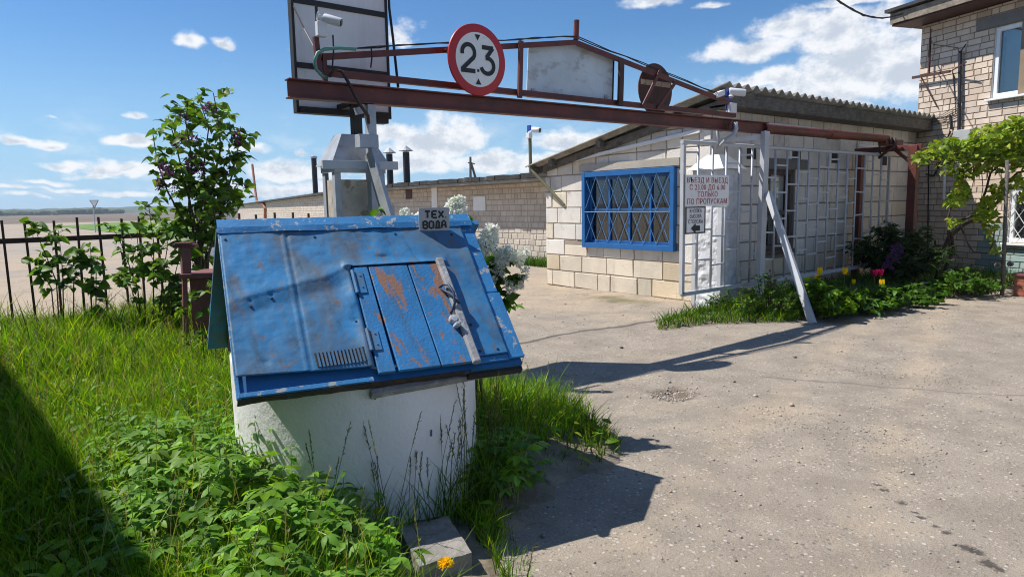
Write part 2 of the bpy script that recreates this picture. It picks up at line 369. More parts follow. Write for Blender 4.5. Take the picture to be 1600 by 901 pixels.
    # drips of oil
    for ox, oy, r in [(a_, b_, c_ * .72) for a_, b_, c_ in [(1383, 765, .03), (1410, 785, .035), (1428, 800, .03), (1440, 808, .035), (1462, 822, .03), (1480, 832, .03), (1510, 856, .04), (1528, 862, .035), (1545, 880, .04), (1560, 889, .035), (1372, 757, .025)]]:
        P = on_ground(ox, oy)
        d = N.vm('DISTANCE', pos, tuple(P), out=1)
        c = N.mix(N.m('MULTIPLY', N.ramp(N.m('MULTIPLY_ADD', N.m('SUBTRACT', fin, .5), .09, N.m('MULTIPLY_ADD', N.m('SUBTRACT', mid, .5), .06, d)), r * .5, r * 1.4, 1, 0), .85), c, (.06, .053, .047))
    # moss near the wall foot
    P = on_ground(965, 468)
    d = N.vm('LENGTH', N.vm('MULTIPLY', N.vm('SUBTRACT', pos, tuple(P)), (2.2, 1, 1)), out=1)
    c = N.mix(N.m('MULTIPLY', N.ramp(N.m('MULTIPLY_ADD', N.m('SUBTRACT', mid, .5), 1.6, d), .1, .9, 1, 0), .65), c, (.13, .12, .045))
    # gravelly hole
    P = on_ground(1052, 612)
    d = N.vm('LENGTH', N.vm('SUBTRACT', pos, tuple(P)), out=1)
    hole = N.ramp(N.m('MULTIPLY_ADD', N.m('SUBTRACT', mid, .5), .35, d), .12, .26, 1, 0)
    c = N.mix(N.m('MULTIPLY', hole, .9), c, (.15, .122, .095))
    N.link(c, b.inputs['Base Color']); b.inputs['Roughness'].default_value = .92; b.inputs['Specular IOR Level'].default_value = .2
    bp = N.n('ShaderNodeBump'); bp.inputs['Strength'].default_value = .55; bp.inputs['Distance'].default_value = .012
    N.link(N.m('ADD', N.m('ADD', N.m('MULTIPLY', stone, .5), fin), N.m('MULTIPLY', gr, .4)), bp.inputs['Height']); N.link(bp.outputs[0], b.inputs['Normal'])
    M['yard'] = m


make_materials()

# ------------------------------------------------------------------ mesh helpers
WORLD = {}


def tag(o, label=None, cat=None, group=None, kind=None):
    if label: o['label'] = label
    if cat: o['category'] = cat
    if group: o['group'] = group
    if kind: o['kind'] = kind
    return o


def thing(name, loc, label, cat, group=None):
    o = bpy.data.objects.new(name, None); COL.objects.link(o); o.location = tuple(loc); o.empty_display_size = .1
    WORLD[o] = np.array(loc, float)
    return tag(o, label, cat, group)


def V(*a): return np.array(a, float)


def unit(v):
    v = np.array(v, float); return v / max(np.linalg.norm(v), 1e-12)


class MB:
    def __init__(s): s.v = []; s.f = []; s.t = []; s.tint = (1, 1, 1)

    def add(s, vs, fs, tint=None):
        b = len(s.v); s.v += [tuple(map(float, x)) for x in vs]
        s.t += [tint or s.tint] * len(vs); s.f += [tuple(b + i for i in f) for f in fs]

    def poly(s, pts, tint=None): s.add(pts, [tuple(range(len(pts)))], tint)

    def obox(s, c, ax, ay, az, tint=None):
        """box from centre and three half-axis vectors"""
        c, ax, ay, az = map(lambda q: np.array(q, float), (c, ax, ay, az))
        vs = [c + sx * ax + sy * ay + sz * az for sz in (-1, 1) for sy in (-1, 1) for sx in (-1, 1)]
        fs = [(0, 2, 3, 1), (4, 5, 7, 6), (0, 1, 5, 4), (2, 6, 7, 3), (0, 4, 6, 2), (1, 3, 7, 5)]
        if np.dot(np.cross(ax, ay), az) < 0: fs = [f[::-1] for f in fs]
        s.add(vs, fs, tint)

    def box(s, x0, x1, y0, y1, z0, z1, tint=None):
        s.obox(((x0 + x1) / 2, (y0 + y1) / 2, (z0 + z1) / 2), ((x1 - x0) / 2, 0, 0), (0, (y1 - y0) / 2, 0), (0, 0, (z1 - z0) / 2), tint)

    def bar(s, p, q, w, h, up=(0, 0, 1), tint=None):
        p, q = np.array(p, float), np.array(q, float); d = unit(q - p); up = np.array(up, float)
        x = np.cross(d, up)
        if np.linalg.norm(x) < 1e-4: x = np.cross(d, (1, 0, 0))
        x = unit(x); u = np.cross(x, d)
        s.obox((p + q) / 2, (q - p) / 2, x * w / 2, u * h / 2, tint)

    def angle(s, p, q, w, th, a, b, tint=None):
        """L-section between p and q; flanges along unit vectors a and b"""
        p, q, a, b = map(lambda z: np.array(z, float), (p, q, a, b))
        s.obox((p + q) / 2 + a * w / 2 + b * th / 2, (q - p) / 2, a * w / 2, b * th / 2, tint)
        s.obox((p + q) / 2 + b * (w + th) / 2 + a * th / 2, (q - p) / 2, b * (w - th) / 2, a * th / 2, tint)

    def tube(s, pts, r, n=8, tint=None, cap=True):
        pts = [np.array(p, float) for p in pts]; m = len(pts)
        if not hasattr(r, '__len__'): r = [r] * m
        ref = V(0, 0, 1)
        d0 = unit(pts[1] - pts[0])
        if abs(d0 @ ref) > .9: ref = V(1, 0, 0)
        x = unit(np.cross(d0, ref)); vs = []
        for i, p in enumerate(pts):
            d = unit(pts[min(i + 1, m - 1)] - pts[max(i - 1, 0)])
            x = unit(x - d * (x @ d)); y = np.cross(d, x)
            for k in range(n):
                a = 2 * math.pi * k / n; vs.append(p + r[i] * (math.cos(a) * x + math.sin(a) * y))
        fs = [(i * n + k, i * n + (k + 1) % n, (i + 1) * n + (k + 1) % n, (i + 1) * n + k) for i in range(m - 1) for k in range(n)]
        if cap: fs += [tuple(range(n))[::-1], tuple((m - 1) * n + k for k in range(n))]
        s.add(vs, fs, tint)

    def lathe(s, prof, c, axis=(0, 0, 1), n=32, tint=None):
        axis = unit(axis); ref = V(1, 0, 0) if abs(axis[0]) < .9 else V(0, 1, 0)
        x = unit(np.cross(axis, ref)); y = np.cross(axis, x); c = np.array(c, float); vs = []
        for r, h in prof:
            for k in range(n):
                a = 2 * math.pi * k / n; vs.append(c + axis * h + r * (math.cos(a) * x + math.sin(a) * y))
        m = len(prof)
        fs = [(i * n + k, i * n + (k + 1) % n, (i + 1) * n + (k + 1) % n, (i + 1) * n + k) for i in range(m - 1) for k in range(n)]
        s.add(vs, fs, tint)

    def grid(s, P, tint=None, skip=None):
        """P[i][j] points"""
        P = np.array(P); a, b = P.shape[:2]
        fs = [(i * b + j, (i + 1) * b + j, (i + 1) * b + j + 1, i * b + j + 1) for i in range(a - 1) for j in range(b - 1) if not (skip and skip(i, j))]
        s.add(P.reshape(-1, 3), fs, tint)

    def build(s, name, m, parent=None, origin=None, smooth=False, bevel=0, solid=0, sharp=None):
        v = np.array(s.v, float)
        return np_mesh(name, v, s.f, m, parent, np.array(s.t, float), origin, smooth, bevel, solid, sharp)


def np_mesh(name, v, faces, m, parent=None, tint=None, origin=None, smooth=False, bevel=0, solid=0, sharp=None):
    if origin is None:
        if parent is not None: origin = WORLD[parent]
        else: origin = V((v[:, 0].min() + v[:, 0].max()) / 2, (v[:, 1].min() + v[:, 1].max()) / 2, v[:, 2].min())
    me = bpy.data.meshes.new(name)
    lv = v - origin
    if isinstance(faces, np.ndarray):
        nf, k = faces.shape
        me.vertices.add(len(lv)); me.vertices.foreach_set('co', lv.astype(np.float32).ravel())
        me.loops.add(nf * k); me.loops.foreach_set('vertex_index', faces.astype(np.int32).ravel())
        me.polygons.add(nf); me.polygons.foreach_set('loop_start', np.arange(0, nf * k, k, dtype=np.int32))
        try: me.polygons.foreach_set('loop_total', np.full(nf, k, dtype=np.int32))
        except Exception: pass
        me.update(calc_edges=True)
    else:
        me.from_pydata(lv.tolist(), [], faces); me.update()
    if tint is not None and len(tint):
        at = me.attributes.new('tint', 'FLOAT_COLOR', 'POINT')
        c = np.ones((len(lv), 4), np.float32); c[:, :3] = tint; at.data.foreach_set('color', c.ravel())
    me.materials.append(m)
    if smooth: me.polygons.foreach_set('use_smooth', np.ones(len(me.polygons), dtype=bool))
    if sharp is not None:
        me.polygons.foreach_set('use_smooth', np.ones(len(me.polygons), dtype=bool)); me.set_sharp_from_angle(angle=math.radians(sharp))
    o = bpy.data.objects.new(name, me); COL.objects.link(o)
    WORLD[o] = np.array(origin, float)
    if parent is not None:
        o.parent = parent; o.location = tuple(origin - WORLD[parent])
    else: o.location = tuple(origin)
    if solid:
        md = o.modifiers.new('thick', 'SOLIDIFY'); md.thickness = solid; md.offset = -1
    if bevel:
        md = o.modifiers.new('edge', 'BEVEL'); md.width = bevel; md.segments = 2; md.limit_method = 'ANGLE'; md.angle_limit = math.radians(40)
    return o


def copy_tree(o, parent=None, delta=(0, 0, 0)):
    c = o.copy(); COL.objects.link(c)
    c.parent = parent
    if parent is None: c.location = Vector(o.location) + Vector(delta)
    WORLD[c] = WORLD[o] + np.array(delta, float)
    for ch in list(o.children): copy_tree(ch, c, delta)
    return c


def text_mesh(s, m, parent, c, xd, yd, width, height, name='lettering', bold=0.0, off=.002):
    """lettering centred on c in the plane spanned by xd, yd"""
    cu = bpy.data.curves.new('txt', 'FONT'); cu.body = s; cu.align_x = 'CENTER'; cu.align_y = 'CENTER'
    cu.extrude = .004; cu.offset = bold; cu.resolution_u = 4; cu.space_line = .95; cu.space_character = 1.12
    to = bpy.data.objects.new('txt', cu); COL.objects.link(to)
    dg = bpy.context.evaluated_depsgraph_get(); me = bpy.data.meshes.new_from_object(to.evaluated_get(dg))
    bpy.data.objects.remove(to)
    co = np.empty(len(me.vertices) * 3); me.vertices.foreach_get('co', co); co = co.reshape(-1, 3)
    lo, hi = co.min(0), co.max(0); mid = (lo + hi) / 2
    xd, yd = unit(xd), unit(yd); nn = np.cross(xd, yd); c = np.array(c, float)
    sx, sy = width / (hi[0] - lo[0]), height / (hi[1] - lo[1])
    v = c + np.outer((co[:, 0] - mid[0]) * sx, xd) + np.outer((co[:, 1] - mid[1]) * sy, yd) + np.outer(co[:, 2] / .004 * .001 + off, nn)
    fs = [tuple(p.vertices) for p in me.polygons]
    return np_mesh(name, v, fs, m, parent, None)


def ribbon(mb, pts, w, c, xd, yd, off=.003, th=.0015):
    """flat stroke through 2-D points"""
    pts = [V(*p) for p in pts]; n = len(pts); L = []; R = []
    for i in range(n):
        d = unit(np.append(pts[min(i + 1, n - 1)] - pts[max(i - 1, 0)], 0))
        nr = V(-d[1], d[0]); L.append(pts[i] + nr * w / 2); R.append(pts[i] - nr * w / 2)
    nn = np.cross(xd, yd); c = np.array(c, float)
    P = [[c + a[0] * xd + a[1] * yd + nn * (off + th), c + b[0] * xd + b[1] * yd + nn * (off + th)] for a, b in zip(R, L)]
    mb.grid(P)


def arc(cx, cy, rx, ry, a0, a1, n=14):
    return [(cx + rx * math.cos(math.radians(a0 + (a1 - a0) * i / n)), cy + ry * math.sin(math.radians(a0 + (a1 - a0) * i / n))) for i in range(n + 1)]


def brick_wall(mb, org, u, nrm, W, top, ch, lens, gap, openings=(), tintf=None, mortar=(.3, .27, .23), relief=.012, z0=0.0, seed=1, jit=.003):
    """bricks laid in a plane: org + u*x + z, facing nrm; openings (x0,x1,z0,z1)"""
    rg = random.Random(seed); org = np.array(org, float); u = np.array(u, float); nrm = np.array(nrm, float)
    tp = top if callable(top) else (lambda x: top)
    flip = np.dot(np.cross(u, (0, 0, 1)), nrm) < 0
    def P(x, z, d): return org + u * x + V(0, 0, z) + nrm * d
    # mortar backing
    xs = sorted({0.0, W} | {a for o in openings for a in (o[0], o[1]) if 0 < a < W})
    for a, b in zip(xs[:-1], xs[1:]):
        segs = [(z0, None)]
        for o in openings:
            if o[0] <= a + 1e-6 and o[1] >= b - 1e-6: segs = [(z0, o[2]), (o[3], None)]
        for lo, hi in segs:
            q = [P(a, lo, 0), P(b, lo, 0), P(b, tp(b) if hi is None else hi, 0), P(a, tp(a) if hi is None else hi, 0)]
            mb.poly(q[::-1] if flip else q, mortar)
    z = z0; row = 0
    while z < max(tp(0), tp(W), tp(W / 2)):
        x = -rg.uniform(.0, .9) * lens[0] if len(lens) > 2 else -(row % 2) * lens[0] * .5
        while x < W:
            ln = rg.choice(lens) if len(lens) > 2 else rg.uniform(*lens)
            spans = [(max(x, 0), min(x + ln, W))]; x += ln
            zl, zh = z, z + ch
            for o in openings:
                if zh > o[2] + .01 and zl < o[3] - .01:
                    if (min(zh, o[3]) - max(zl, o[2])) < .35 * ch:
                        continue
                    ns = []
                    for a, b in spans:
                        if b <= o[0] or a >= o[1]: ns.append((a, b)); continue
                        if a < o[0]: ns.append((a, o[0]))
                        if b > o[1]: ns.append((o[1], b))
                    spans = ns
            for a, b in spans:
                if b - a < .05: continue
                ha, hb = min(zh, tp(a)), min(zh, tp(b))
                for o in openings:   # trim brick against lintel or sill edges
                    if a < o[1] and b > o[0]:
                        if zl < o[2] < zh: ha = hb = min(ha, o[2])
                        if zl < o[3] < zh: zl = o[3]
                if ha - zl < .04 and hb - zl < .04: continue
                ha, hb = max(ha, zl + .025), max(hb, zl + .025)
                g = gap / 2; d = relief * rg.uniform(.5, 1.3); j = lambda: rg.uniform(-jit, jit)
                bk = [P(a + g, zl + g, 0), P(b - g, zl + g, 0), P(b - g, hb - g, 0), P(a + g, ha - g, 0)]
                e = .006
                ft = [P(a + g + e + j(), zl + g + e + j(), d), P(b - g - e + j(), zl + g + e + j(), d), P(b - g - e + j(), hb - g - e + j(), d), P(a + g + e + j(), ha - g - e + j(), d)]
                fs = [(4, 5, 6, 7), (0, 1, 5, 4), (1, 2, 6, 5), (2, 3, 7, 6), (3, 0, 4, 7)]
                if flip: fs = [f[::-1] for f in fs]
                mb.add(bk + ft, fs, tintf(rg, (a + b) / 2, zl))
        z += ch; row += 1


def reveal(mb, org, u, nrm, o, depth, tint):
    org = np.array(org, float); u = np.array(u, float); nrm = np.array(nrm, float)
    def P(x, z, d): return org + u * x + V(0, 0, z) - nrm * d
    x0, x1, a, b = o
    for p, q in (((x0, a), (x1, a)), ((x1, a), (x1, b)), ((x1, b), (x0, b)), ((x0, b), (x0, a))):
        mb.poly([P(*p, 0), P(*p, depth), P(*q, depth), P(*q, 0)], tint)


# leaf batches ---------------------------------------------------------------
def leaf_batch(P, D, Nn, L, Wd, prof, curl=.25, fold=.35, tints=None):
    """P base points (n,3), D directions, Nn approximate upper normals, L lengths, Wd widths"""
    P = np.asarray(P, float); n = len(P); D = np.asarray(D, float); D = D / np.linalg.norm(D, axis=1)[:, None]
    Nn = np.asarray(Nn, float); S = np.cross(D, Nn); S /= np.maximum(np.linalg.norm(S, axis=1)[:, None], 1e-9); U = np.cross(S, D)
    L = np.broadcast_to(L, n); Wd = np.broadcast_to(Wd, n); curl = np.broadcast_to(curl, n)
    k = len(prof); vs = np.empty((n, k, 3, 3))
    for i, (t, w) in enumerate(prof):
        c = P + D * (L * t)[:, None] - U * (L * curl * t * t)[:, None]
        hw = (Wd * w * .5)[:, None]
        vs[:, i, 1] = c
        vs[:, i, 0] = c - S * hw + U * hw * fold; vs[:, i, 2] = c + S * hw + U * hw * fold
    idx = []
    for i in range(k - 1):
        for j in range(2):
            a = i * 3 + j; idx.append((a, a + 1, a + 4, a + 3))
    F = (np.arange(n)[:, None, None] * (k * 3) + np.array(idx)[None]).reshape(-1, 4)
    T = None
    if tints is not None: T = np.repeat(np.asarray(tints, float), k * 3, axis=0)
    return vs.reshape(-1, 3), F, T


HEART = [(0, .02), (.12, .85), (.35, 1.0), (.65, .62), (1, .02)]
OVAL = [(0, .05), (.25, .8), (.5, 1.0), (.78, .6), (1, .02)]
LANCE = [(0, .05), (.3, 1.0), (.65, .7), (1, .02)]
PETAL = [(0, .2), (.5, 1.0), (1, .35)]


class Leaves:
    def __init__(s): s.p = []
    def add(s, *a, **k): s.p.append(leaf_batch(*a, **k))
    def build(s, name, m, parent=None, origin=None, smooth=True):
        v = []; f = []; t = []; b = 0
        for a, c, d in s.p:
            v.append(a); f.append(c + b); t.append(d); b += len(a)
        return np_mesh(name, np.concatenate(v), np.concatenate(f), m, parent, np.concatenate(t), origin, smooth)


def rand_unit(n): 
    a = rng.normal(size=(n, 3)); return a / np.linalg.norm(a, axis=1)[:, None]


def tint_mix(n, cols, jitter=.15):
    c = np.array(cols)[rng.integers(0, len(cols), n)]
    return c * (1 + rng.uniform(-jitter, jitter, (n, 1))) * (1 + rng.uniform(-.06, .06, (n, 3)))


def vnoise(x, y, s, seed=0.0):
    return np.array([mnoise.noise(Vector((a * s + seed, b * s - seed, seed))) for a, b in zip(np.ravel(x), np.ravel(y))]).reshape(np.shape(x))


def poly_sd(px, py, poly):
    """signed distance, positive inside"""
    px, py = np.asarray(px, float), np.asarray(py, float); d = np.full(px.shape, 1e9); ins = np.zeros(px.shape, bool); n = len(poly)
    for i in range(n):
        ax, ay = poly[i]; bx, by = poly[(i + 1) % n]
        ex, ey = bx - ax, by - ay; t = np.clip(((px - ax) * ex + (py - ay) * ey) / (ex * ex + ey * ey), 0, 1)
        d = np.minimum(d, np.hypot(px - ax - t * ex, py - ay - t * ey))
        c = ((ay > py) != (by > py)) & (px < (bx - ax) * (py - ay) / (by - ay + 1e-12) + ax)
        ins ^= c
    return np.where(ins, d, -d)


# ------------------------------------------------------------------ setting: ground, yard, field, hills
def build_setting():
    mb = MB(); mb.poly([(-2400, -2400, -.08), (2400, -2400, -.08), (2400, 2400, -.08), (-2400, 2400, -.08)])
    tag(mb.build('field', M['field']), kind='structure')
    xs = np.concatenate([[-140, -60, -20, -8], np.arange(-4, 20.01, .14), [24, 32, 45, 70]])
    ys = np.concatenate([[-60, -20, -6], np.arange(-2, 16.01, .14), [18, 22, 28, 40, 60, 90, 128]])
    X, Y = np.meshgrid(xs, ys, indexing='ij')
    Z = vnoise(X, Y, .45, 3.1) * .028 + vnoise(X, Y, 1.6, 7.7) * .008
    fade = np.clip((12 - np.hypot(X - 6, Y - 4)) / 4, 0, 1); Z = Z * fade
    P = on_ground(1052, 612); dd = np.hypot(X - P[0], Y - P[1]); Z -= .05 * np.exp(-(dd / .17) ** 2)
    idx = np.arange(X.size).reshape(X.shape)
    F = np.stack([idx[:-1, :-1], idx[1:, :-1], idx[1:, 1:], idx[:-1, 1:]], -1).reshape(-1, 4)
    tag(np_mesh('yard', np.stack([X, Y, Z], -1).reshape(-1, 3), F, M['yard'], smooth=True, origin=V(0, 0, 0)), kind='structure')
    mb = MB()
    ring = [(90, 353), (190, 347), (345, 347), (352, 349), (350, 376), (345, 377), (250, 371), (160, 361)]
    mb.poly([on_ground(x, y, .03) + V(0, 0, 0) for x, y in ring][::-1])
    tag(mb.build('far_meadow', M['meadow']), kind='structure')
    # low wooded hills on the skyline
    n, k = 420, 16; ths = np.linspace(-.65, 1.6, n); rs = np.linspace(1150, 1700, k)
    TH, RR = np.meshgrid(ths, rs, indexing='ij'); X, Y = np.sin(TH) * RR, np.cos(TH) * RR
    prof = np.clip((RR - 1150) / 300, 0, 1) ** .7 * np.clip((1700 - RR) / 60, 0, 1)
    H = (9.5 + 3.0 * vnoise(X, Y, .0022, 2) + 2.2 * vnoise(X, Y, .02, 5) + 1.3 * rng.normal(size=X.shape) * .6) * prof
    Z = np.where((RR <= 1150) | (RR >= 1700), -1.0, np.maximum(H, .3))
    idx = np.arange(X.size).reshape(X.shape)
    F = np.stack([idx[:-1, :-1], idx[1:, :-1], idx[1:, 1:], idx[:-1, 1:]], -1).reshape(-1, 4)
    tag(np_mesh('hills', np.stack([X, Y, Z], -1).reshape(-1, 3), F, M['wood_far'], smooth=False, origin=V(0, 0, 0)), kind='structure')
    F_ = MB(); ico = [(0, 0, 1)] + [(math.cos(a) * .9, math.sin(a) * .9, .45) for a in np.linspace(0, 6.28, 7)[:-1]] + [(math.cos(a + .5), math.sin(a + .5), -.2) for a in np.linspace(0, 6.28, 7)[:-1]] + [(math.cos(a) * .7, math.sin(a) * .7, -1) for a in np.linspace(0, 6.28, 7)[:-1]]
    fc = [(0, 1 + i, 1 + (i + 1) % 6) for i in range(6)] + [(1 + r * 6 + i, 7 + r * 6 + i, 7 + r * 6 + (i + 1) % 6, 1 + r * 6 + (i + 1) % 6) for r in range(2) for i in range(6)]
    for k in range(520):
        th = rng.uniform(-.2, .55); cl = math.sin(th * 23) + .7 * math.sin(th * 61 + 1)
        if cl < -.4: continue
        r_ = rng.uniform(780, 980); hh = rng.uniform(2.6, 5.2) * (1 + .2 * cl); w_ = hh * rng.uniform(.8, 1.6); c_ = V(math.sin(th) * r_, math.cos(th) * r_, hh * .5)
        F_.add([c_ + V(x * w_ * rng.uniform(.8, 1.2), y * w_ * rng.uniform(.8, 1.2), z * hh * .55 * rng.uniform(.85, 1.15)) for x, y, z in ico], fc)
    tag(F_.build('far_wood', M['wood_far'], origin=V(0, 0, 0)), 'dark line of trees at the far edge of the field', 'trees', kind='stuff')
    # far white house
    p = at_depth(57, 334, 900); h = thing('white_house', (p[0], p[1], -.08), 'tiny white house far away on the skyline below the low hills', 'house')
    mb = MB(); mb.box(p[0] - 6, p[0] + 6, p[1] - 4, p[1] + 4, -.08, 3.4); mb.build('wall', M['white_plastic'], h)
    mb = MB(); z = 3.4
    for sg in (-1, 1): mb.poly([(p[0] - 6.4, p[1] + sg * 4.5, z), (p[0] + 6.4, p[1] + sg * 4.5, z), (p[0] + 6.4, p[1], z + 1.6), (p[0] - 6.4, p[1], z + 1.6)])
    mb.build('roof', M['asbestos'], h)


build_setting()

def build_haze():
    mb = MB(); mb.box(-2600, 2600, -2600, 2600, -3.0, 22.0)
    m = bpy.data.materials.new('haze_air'); m.use_nodes = True; nt = m.node_tree; nt.nodes.remove(nt.nodes['Principled BSDF'])
    pv = nt.nodes.new('ShaderNodeVolumePrincipled'); pv.inputs['Density'].default_value = HAZE; pv.inputs['Color'].default_value = (.80, .90, 1.0, 1); pv.inputs['Anisotropy'].default_value = .2
    nt.links.new(pv.outputs[0], nt.nodes['Material Output'].inputs['Volume'])
    tag(mb.build('haze', m), kind='stuff')


HAZE = .00030
build_haze()

# lawn around the well and the bed by the gate --------------------------------
LAWN = [(-2.4, -2), (.55, .6), (1.25, 1.55), (1.55, 2.1), (1.72, 2.28), (2.05, 2.55), (2.6, 2.62), (3.02, 2.75), (3.28, 3.5), (3.1, 4.3), (2.95, 5.0), (3.0, 6.2), (3.05, 9.6), (-2.4, 9.9)]
BED = [(6.2, 5.2), (6.9, 5.0), (7.75, 4.42), (9.0, 4.36), (10.2, 4.14), (11.9, 3.82), (14.6, 3.6), (15.3, 6.0), (8.42, 6.05), (7.7, 5.75), (6.6, 5.6)]
WELL_C = V(1.482, 3.241)


def lawn_h(x, y):
    s = poly_sd(x, y, LAWN) + .09 * np.sin(x * 9.1 + 2 * np.sin(y * 5.3)) * np.sin(y * 7.7 + 1.3 * np.sin(x * 6.1)) + .04 * np.sin(x * 23) * np.sin(y * 19 + x * 7); return np.where(s < -.02, -.06, .13 * np.clip(s / 1.0, -.2, 1) + .008) + .02 * np.sin(x * 3.1) * np.sin(y * 2.3) * np.clip(s, 0, .5)


def bed_h(x, y):
    s = poly_sd(x, y, BED); return np.where(s < -.02, -.06, .08 * np.clip(s / .5, -.3, 1) + .015)


def soil(name, poly, hf, step):
    a = np.array(poly); xs = np.arange(a[:, 0].min() - .1, a[:, 0].max() + .1, step); ys = np.arange(a[:, 1].min() - .1, a[:, 1].max() + .1, step)
    X, Y = np.meshgrid(xs, ys, indexing='ij'); Z = hf(X, Y) + rng.uniform(-.006, .006, X.shape)
    S = poly_sd(X, Y, poly); ok = S > -.30
    idx = np.arange(X.size).reshape(X.shape)
    F = np.stack([idx[:-1, :-1], idx[1:, :-1], idx[1:, 1:], idx[:-1, 1:]], -1)
    keep = ok[:-1, :-1] | ok[1:, :-1] | ok[1:, 1:] | ok[:-1, 1:]; F = F[keep]
    used = np.unique(F); mp = -np.ones(X.size, int); mp[used] = np.arange(len(used))
    v = np.stack([X, Y, Z], -1).reshape(-1, 3)[used]
    tag(np_mesh(name, v, mp[F], M['soil'], smooth=True, origin=V(0, 0, 0)), kind='structure')


soil('lawn_soil', LAWN, lawn_h, .07)
soil('flower_bed_soil', BED, bed_h, .1)


# ------------------------------------------------------------------ guard house
GX, GY, GEND, GBACK = 8.38, 6.1, 15.3, 9.75
def g_top_y(y): return 2.86 - (y - GY) * (2.86 - 2.12) / (GBACK - GY)


def build_guard_house():
    H = thing('guard_house', (GX, GY, 0), 'low white block guard house with corrugated sloping roof and blue barred window behind the gate', 'building')
    def tf(rg, x, z):
        v = rg.uniform(.88, 1.06); c = V(.74, .70, .635) * v
        if z < .50: c = c * V(1.0, .94, .83) * rg.uniform(.86, 1)
        if rg.random() < .10: c = c * V(.96, .90, .80)
        return tuple(c)
    mb = MB()
    # front wall, seen from -X; u runs from near corner to the far corner (+Y)
    win = (8.70 - GY - 1.98, 8.68 - GY, .77, 2.0)
    brick_wall(mb, (GX, GY, 0), (0, 1, 0), (-1, 0, 0), GBACK - GY, lambda y: g_top_y(GY + y), .287, [.60, .58, .61, .40, .30], .018, [win], tf, (.33, .28, .225), .016, seed=4, jit=.010)
    reveal(mb, (GX, GY, 0), (0, 1, 0), (-1, 0, 0), win, .22, (.45, .42, .38))
    # side wall behind the gate
    w2 = (9.72 - GX, 10.62 - GX, .70, 1.98)
    vents = [(a - GX, a - GX + .24, 2.12, 2.34) for a in (9.22, 10.5, 11.75, 12.75, 13.6)]
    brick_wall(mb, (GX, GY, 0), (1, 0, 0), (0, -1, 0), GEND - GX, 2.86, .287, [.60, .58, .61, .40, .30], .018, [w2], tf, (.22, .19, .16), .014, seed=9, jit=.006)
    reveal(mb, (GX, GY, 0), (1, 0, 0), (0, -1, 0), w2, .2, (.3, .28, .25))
    mb.poly([(GX, GBACK, 0), (GEND, GBACK, 0), (GEND, GBACK, 2.12), (GX, GBACK, 2.12)], (.5, .47, .42))
    wall = mb.build('wall', M['block'], H)
    mb = MB()
    for a, b, c, d in vents:
        mb = MB(); mb.box(GX + a, GX + b, GY - .022, GY + .05, c, d, (.03, .03, .03)); mb.build('vent_hole', M['render'], wall)
    # roof: corrugated sheet following the slope, waves across X
    ny, nx = 3, 420; y0, y1 = GY - .42, GBACK + .30; x0, x1 = GX - .26, GEND + .35
    P = []
    for x in np.linspace(x0, x1, nx):
        P.append([(x, y, 3.07 - (y - y0) * (3.07 - 2.19) / (y1 - y0) + .034 * math.sin((x - x0) / .215 * 2 * math.pi)) for y in np.linspace(y0, y1, ny)])
    mb = MB(); mb.grid(P); roof = mb.build('roof', M['asbestos'], H, smooth=True, solid=.012)
    mb = MB(); mb.box(GX - .10, GEND + .3, GY - .36, GY - .32, 2.80, 2.985)
    mb.box(GX - .08, GEND, GY - .315, GY - .012, 2.795, 2.83)
    mb.build('fascia', M['dark_wood'], roof, bevel=.004)
    mb = MB()   # rafters ends and purlins under the rake
    for y in (GY - .3, GY + .9, GY + 2.1, GY + 3.3, GBACK + .18):
        zz = 3.07 - (y - y0) * (3.07 - 2.19) / (y1 - y0) - .085; mb.box(GX - .2, GX + .6, y - .05, y + .05, zz - .05, zz + .045)
    pa, pb = V(GX - .06, GY - .3, 2.86), V(GX - .06, GBACK + .2, 2.105); mb.bar(pa, pb, .04, .12)
    mb.build('rafter', M['dark_wood'], roof)
    # white conduit along the rake and on the side wall
    mb = MB(); a = on_x(838, 264, GX - .05); b = on_x(1094, 204, GX - .05); mb.bar(a, b, .035, .055)
    mb.build('conduit', M['white_plastic'], H)
    for a, b in (((9.0, GY - .045, 2.66), (11.1, GY - .045, 2.66)), ((12.6, GY - .045, 2.45), (GEND, GY - .045, 2.43))):
        mb = MB(); mb.bar(a, b, .03, .045); mb.build('conduit', M['white_plastic'], H)
    # blue window
    yA, yB, zA, zB = 6.70, 8.70, .745, 2.03
    mb = MB(); fx0, fx1 = GX - .095, GX + .06
    mb.box(fx0, fx1, yA, yA + .075, zA, zB); mb.box(fx0, fx1, yB - .075, yB, zA, zB)
    mb.box(fx0 + .002, fx1, yA + .075, yB - .075, zB - .085, zB); mb.box(fx0 + .002, fx1, yA + .075, yB - .075, zA, zA + .085)
    W = mb.build('window', M['blue_window'], H, bevel=.004)
    mb = MB(); ia, ib, za, zb = yA + .075, yB - .075, zA + .085, zB - .085
    sx = GX + .02
    for i in range(5):
        y = ia + .03 + (ib - ia - .06) * i / 4; mb.box(sx, sx + .05, y - .021, y + .021, za, zb)
    zm = za + (zb - za) * .50
    for z, h in ((za + .02, .025), (zm, .018), (zb - .025, .025)): mb.box(sx + .003, sx + .047, ia, ib, z - h, z + h)
    mb.build('sash', M['blue_window'], W, bevel=.003)
    mb = MB(); mb.poly([(sx + .03, ia, za), (sx + .03, ia, zb), (sx + .03, ib, zb), (sx + .03, ib, za)]); mb.build('pane', M['glass'], W)
    mb = MB(); gx = GX - .075; w, h = ib - ia, zb - za; n = 7; dx = w / n
    # crossed bars clipped to the frame
    slope = h / (2 * dx * 1.02)
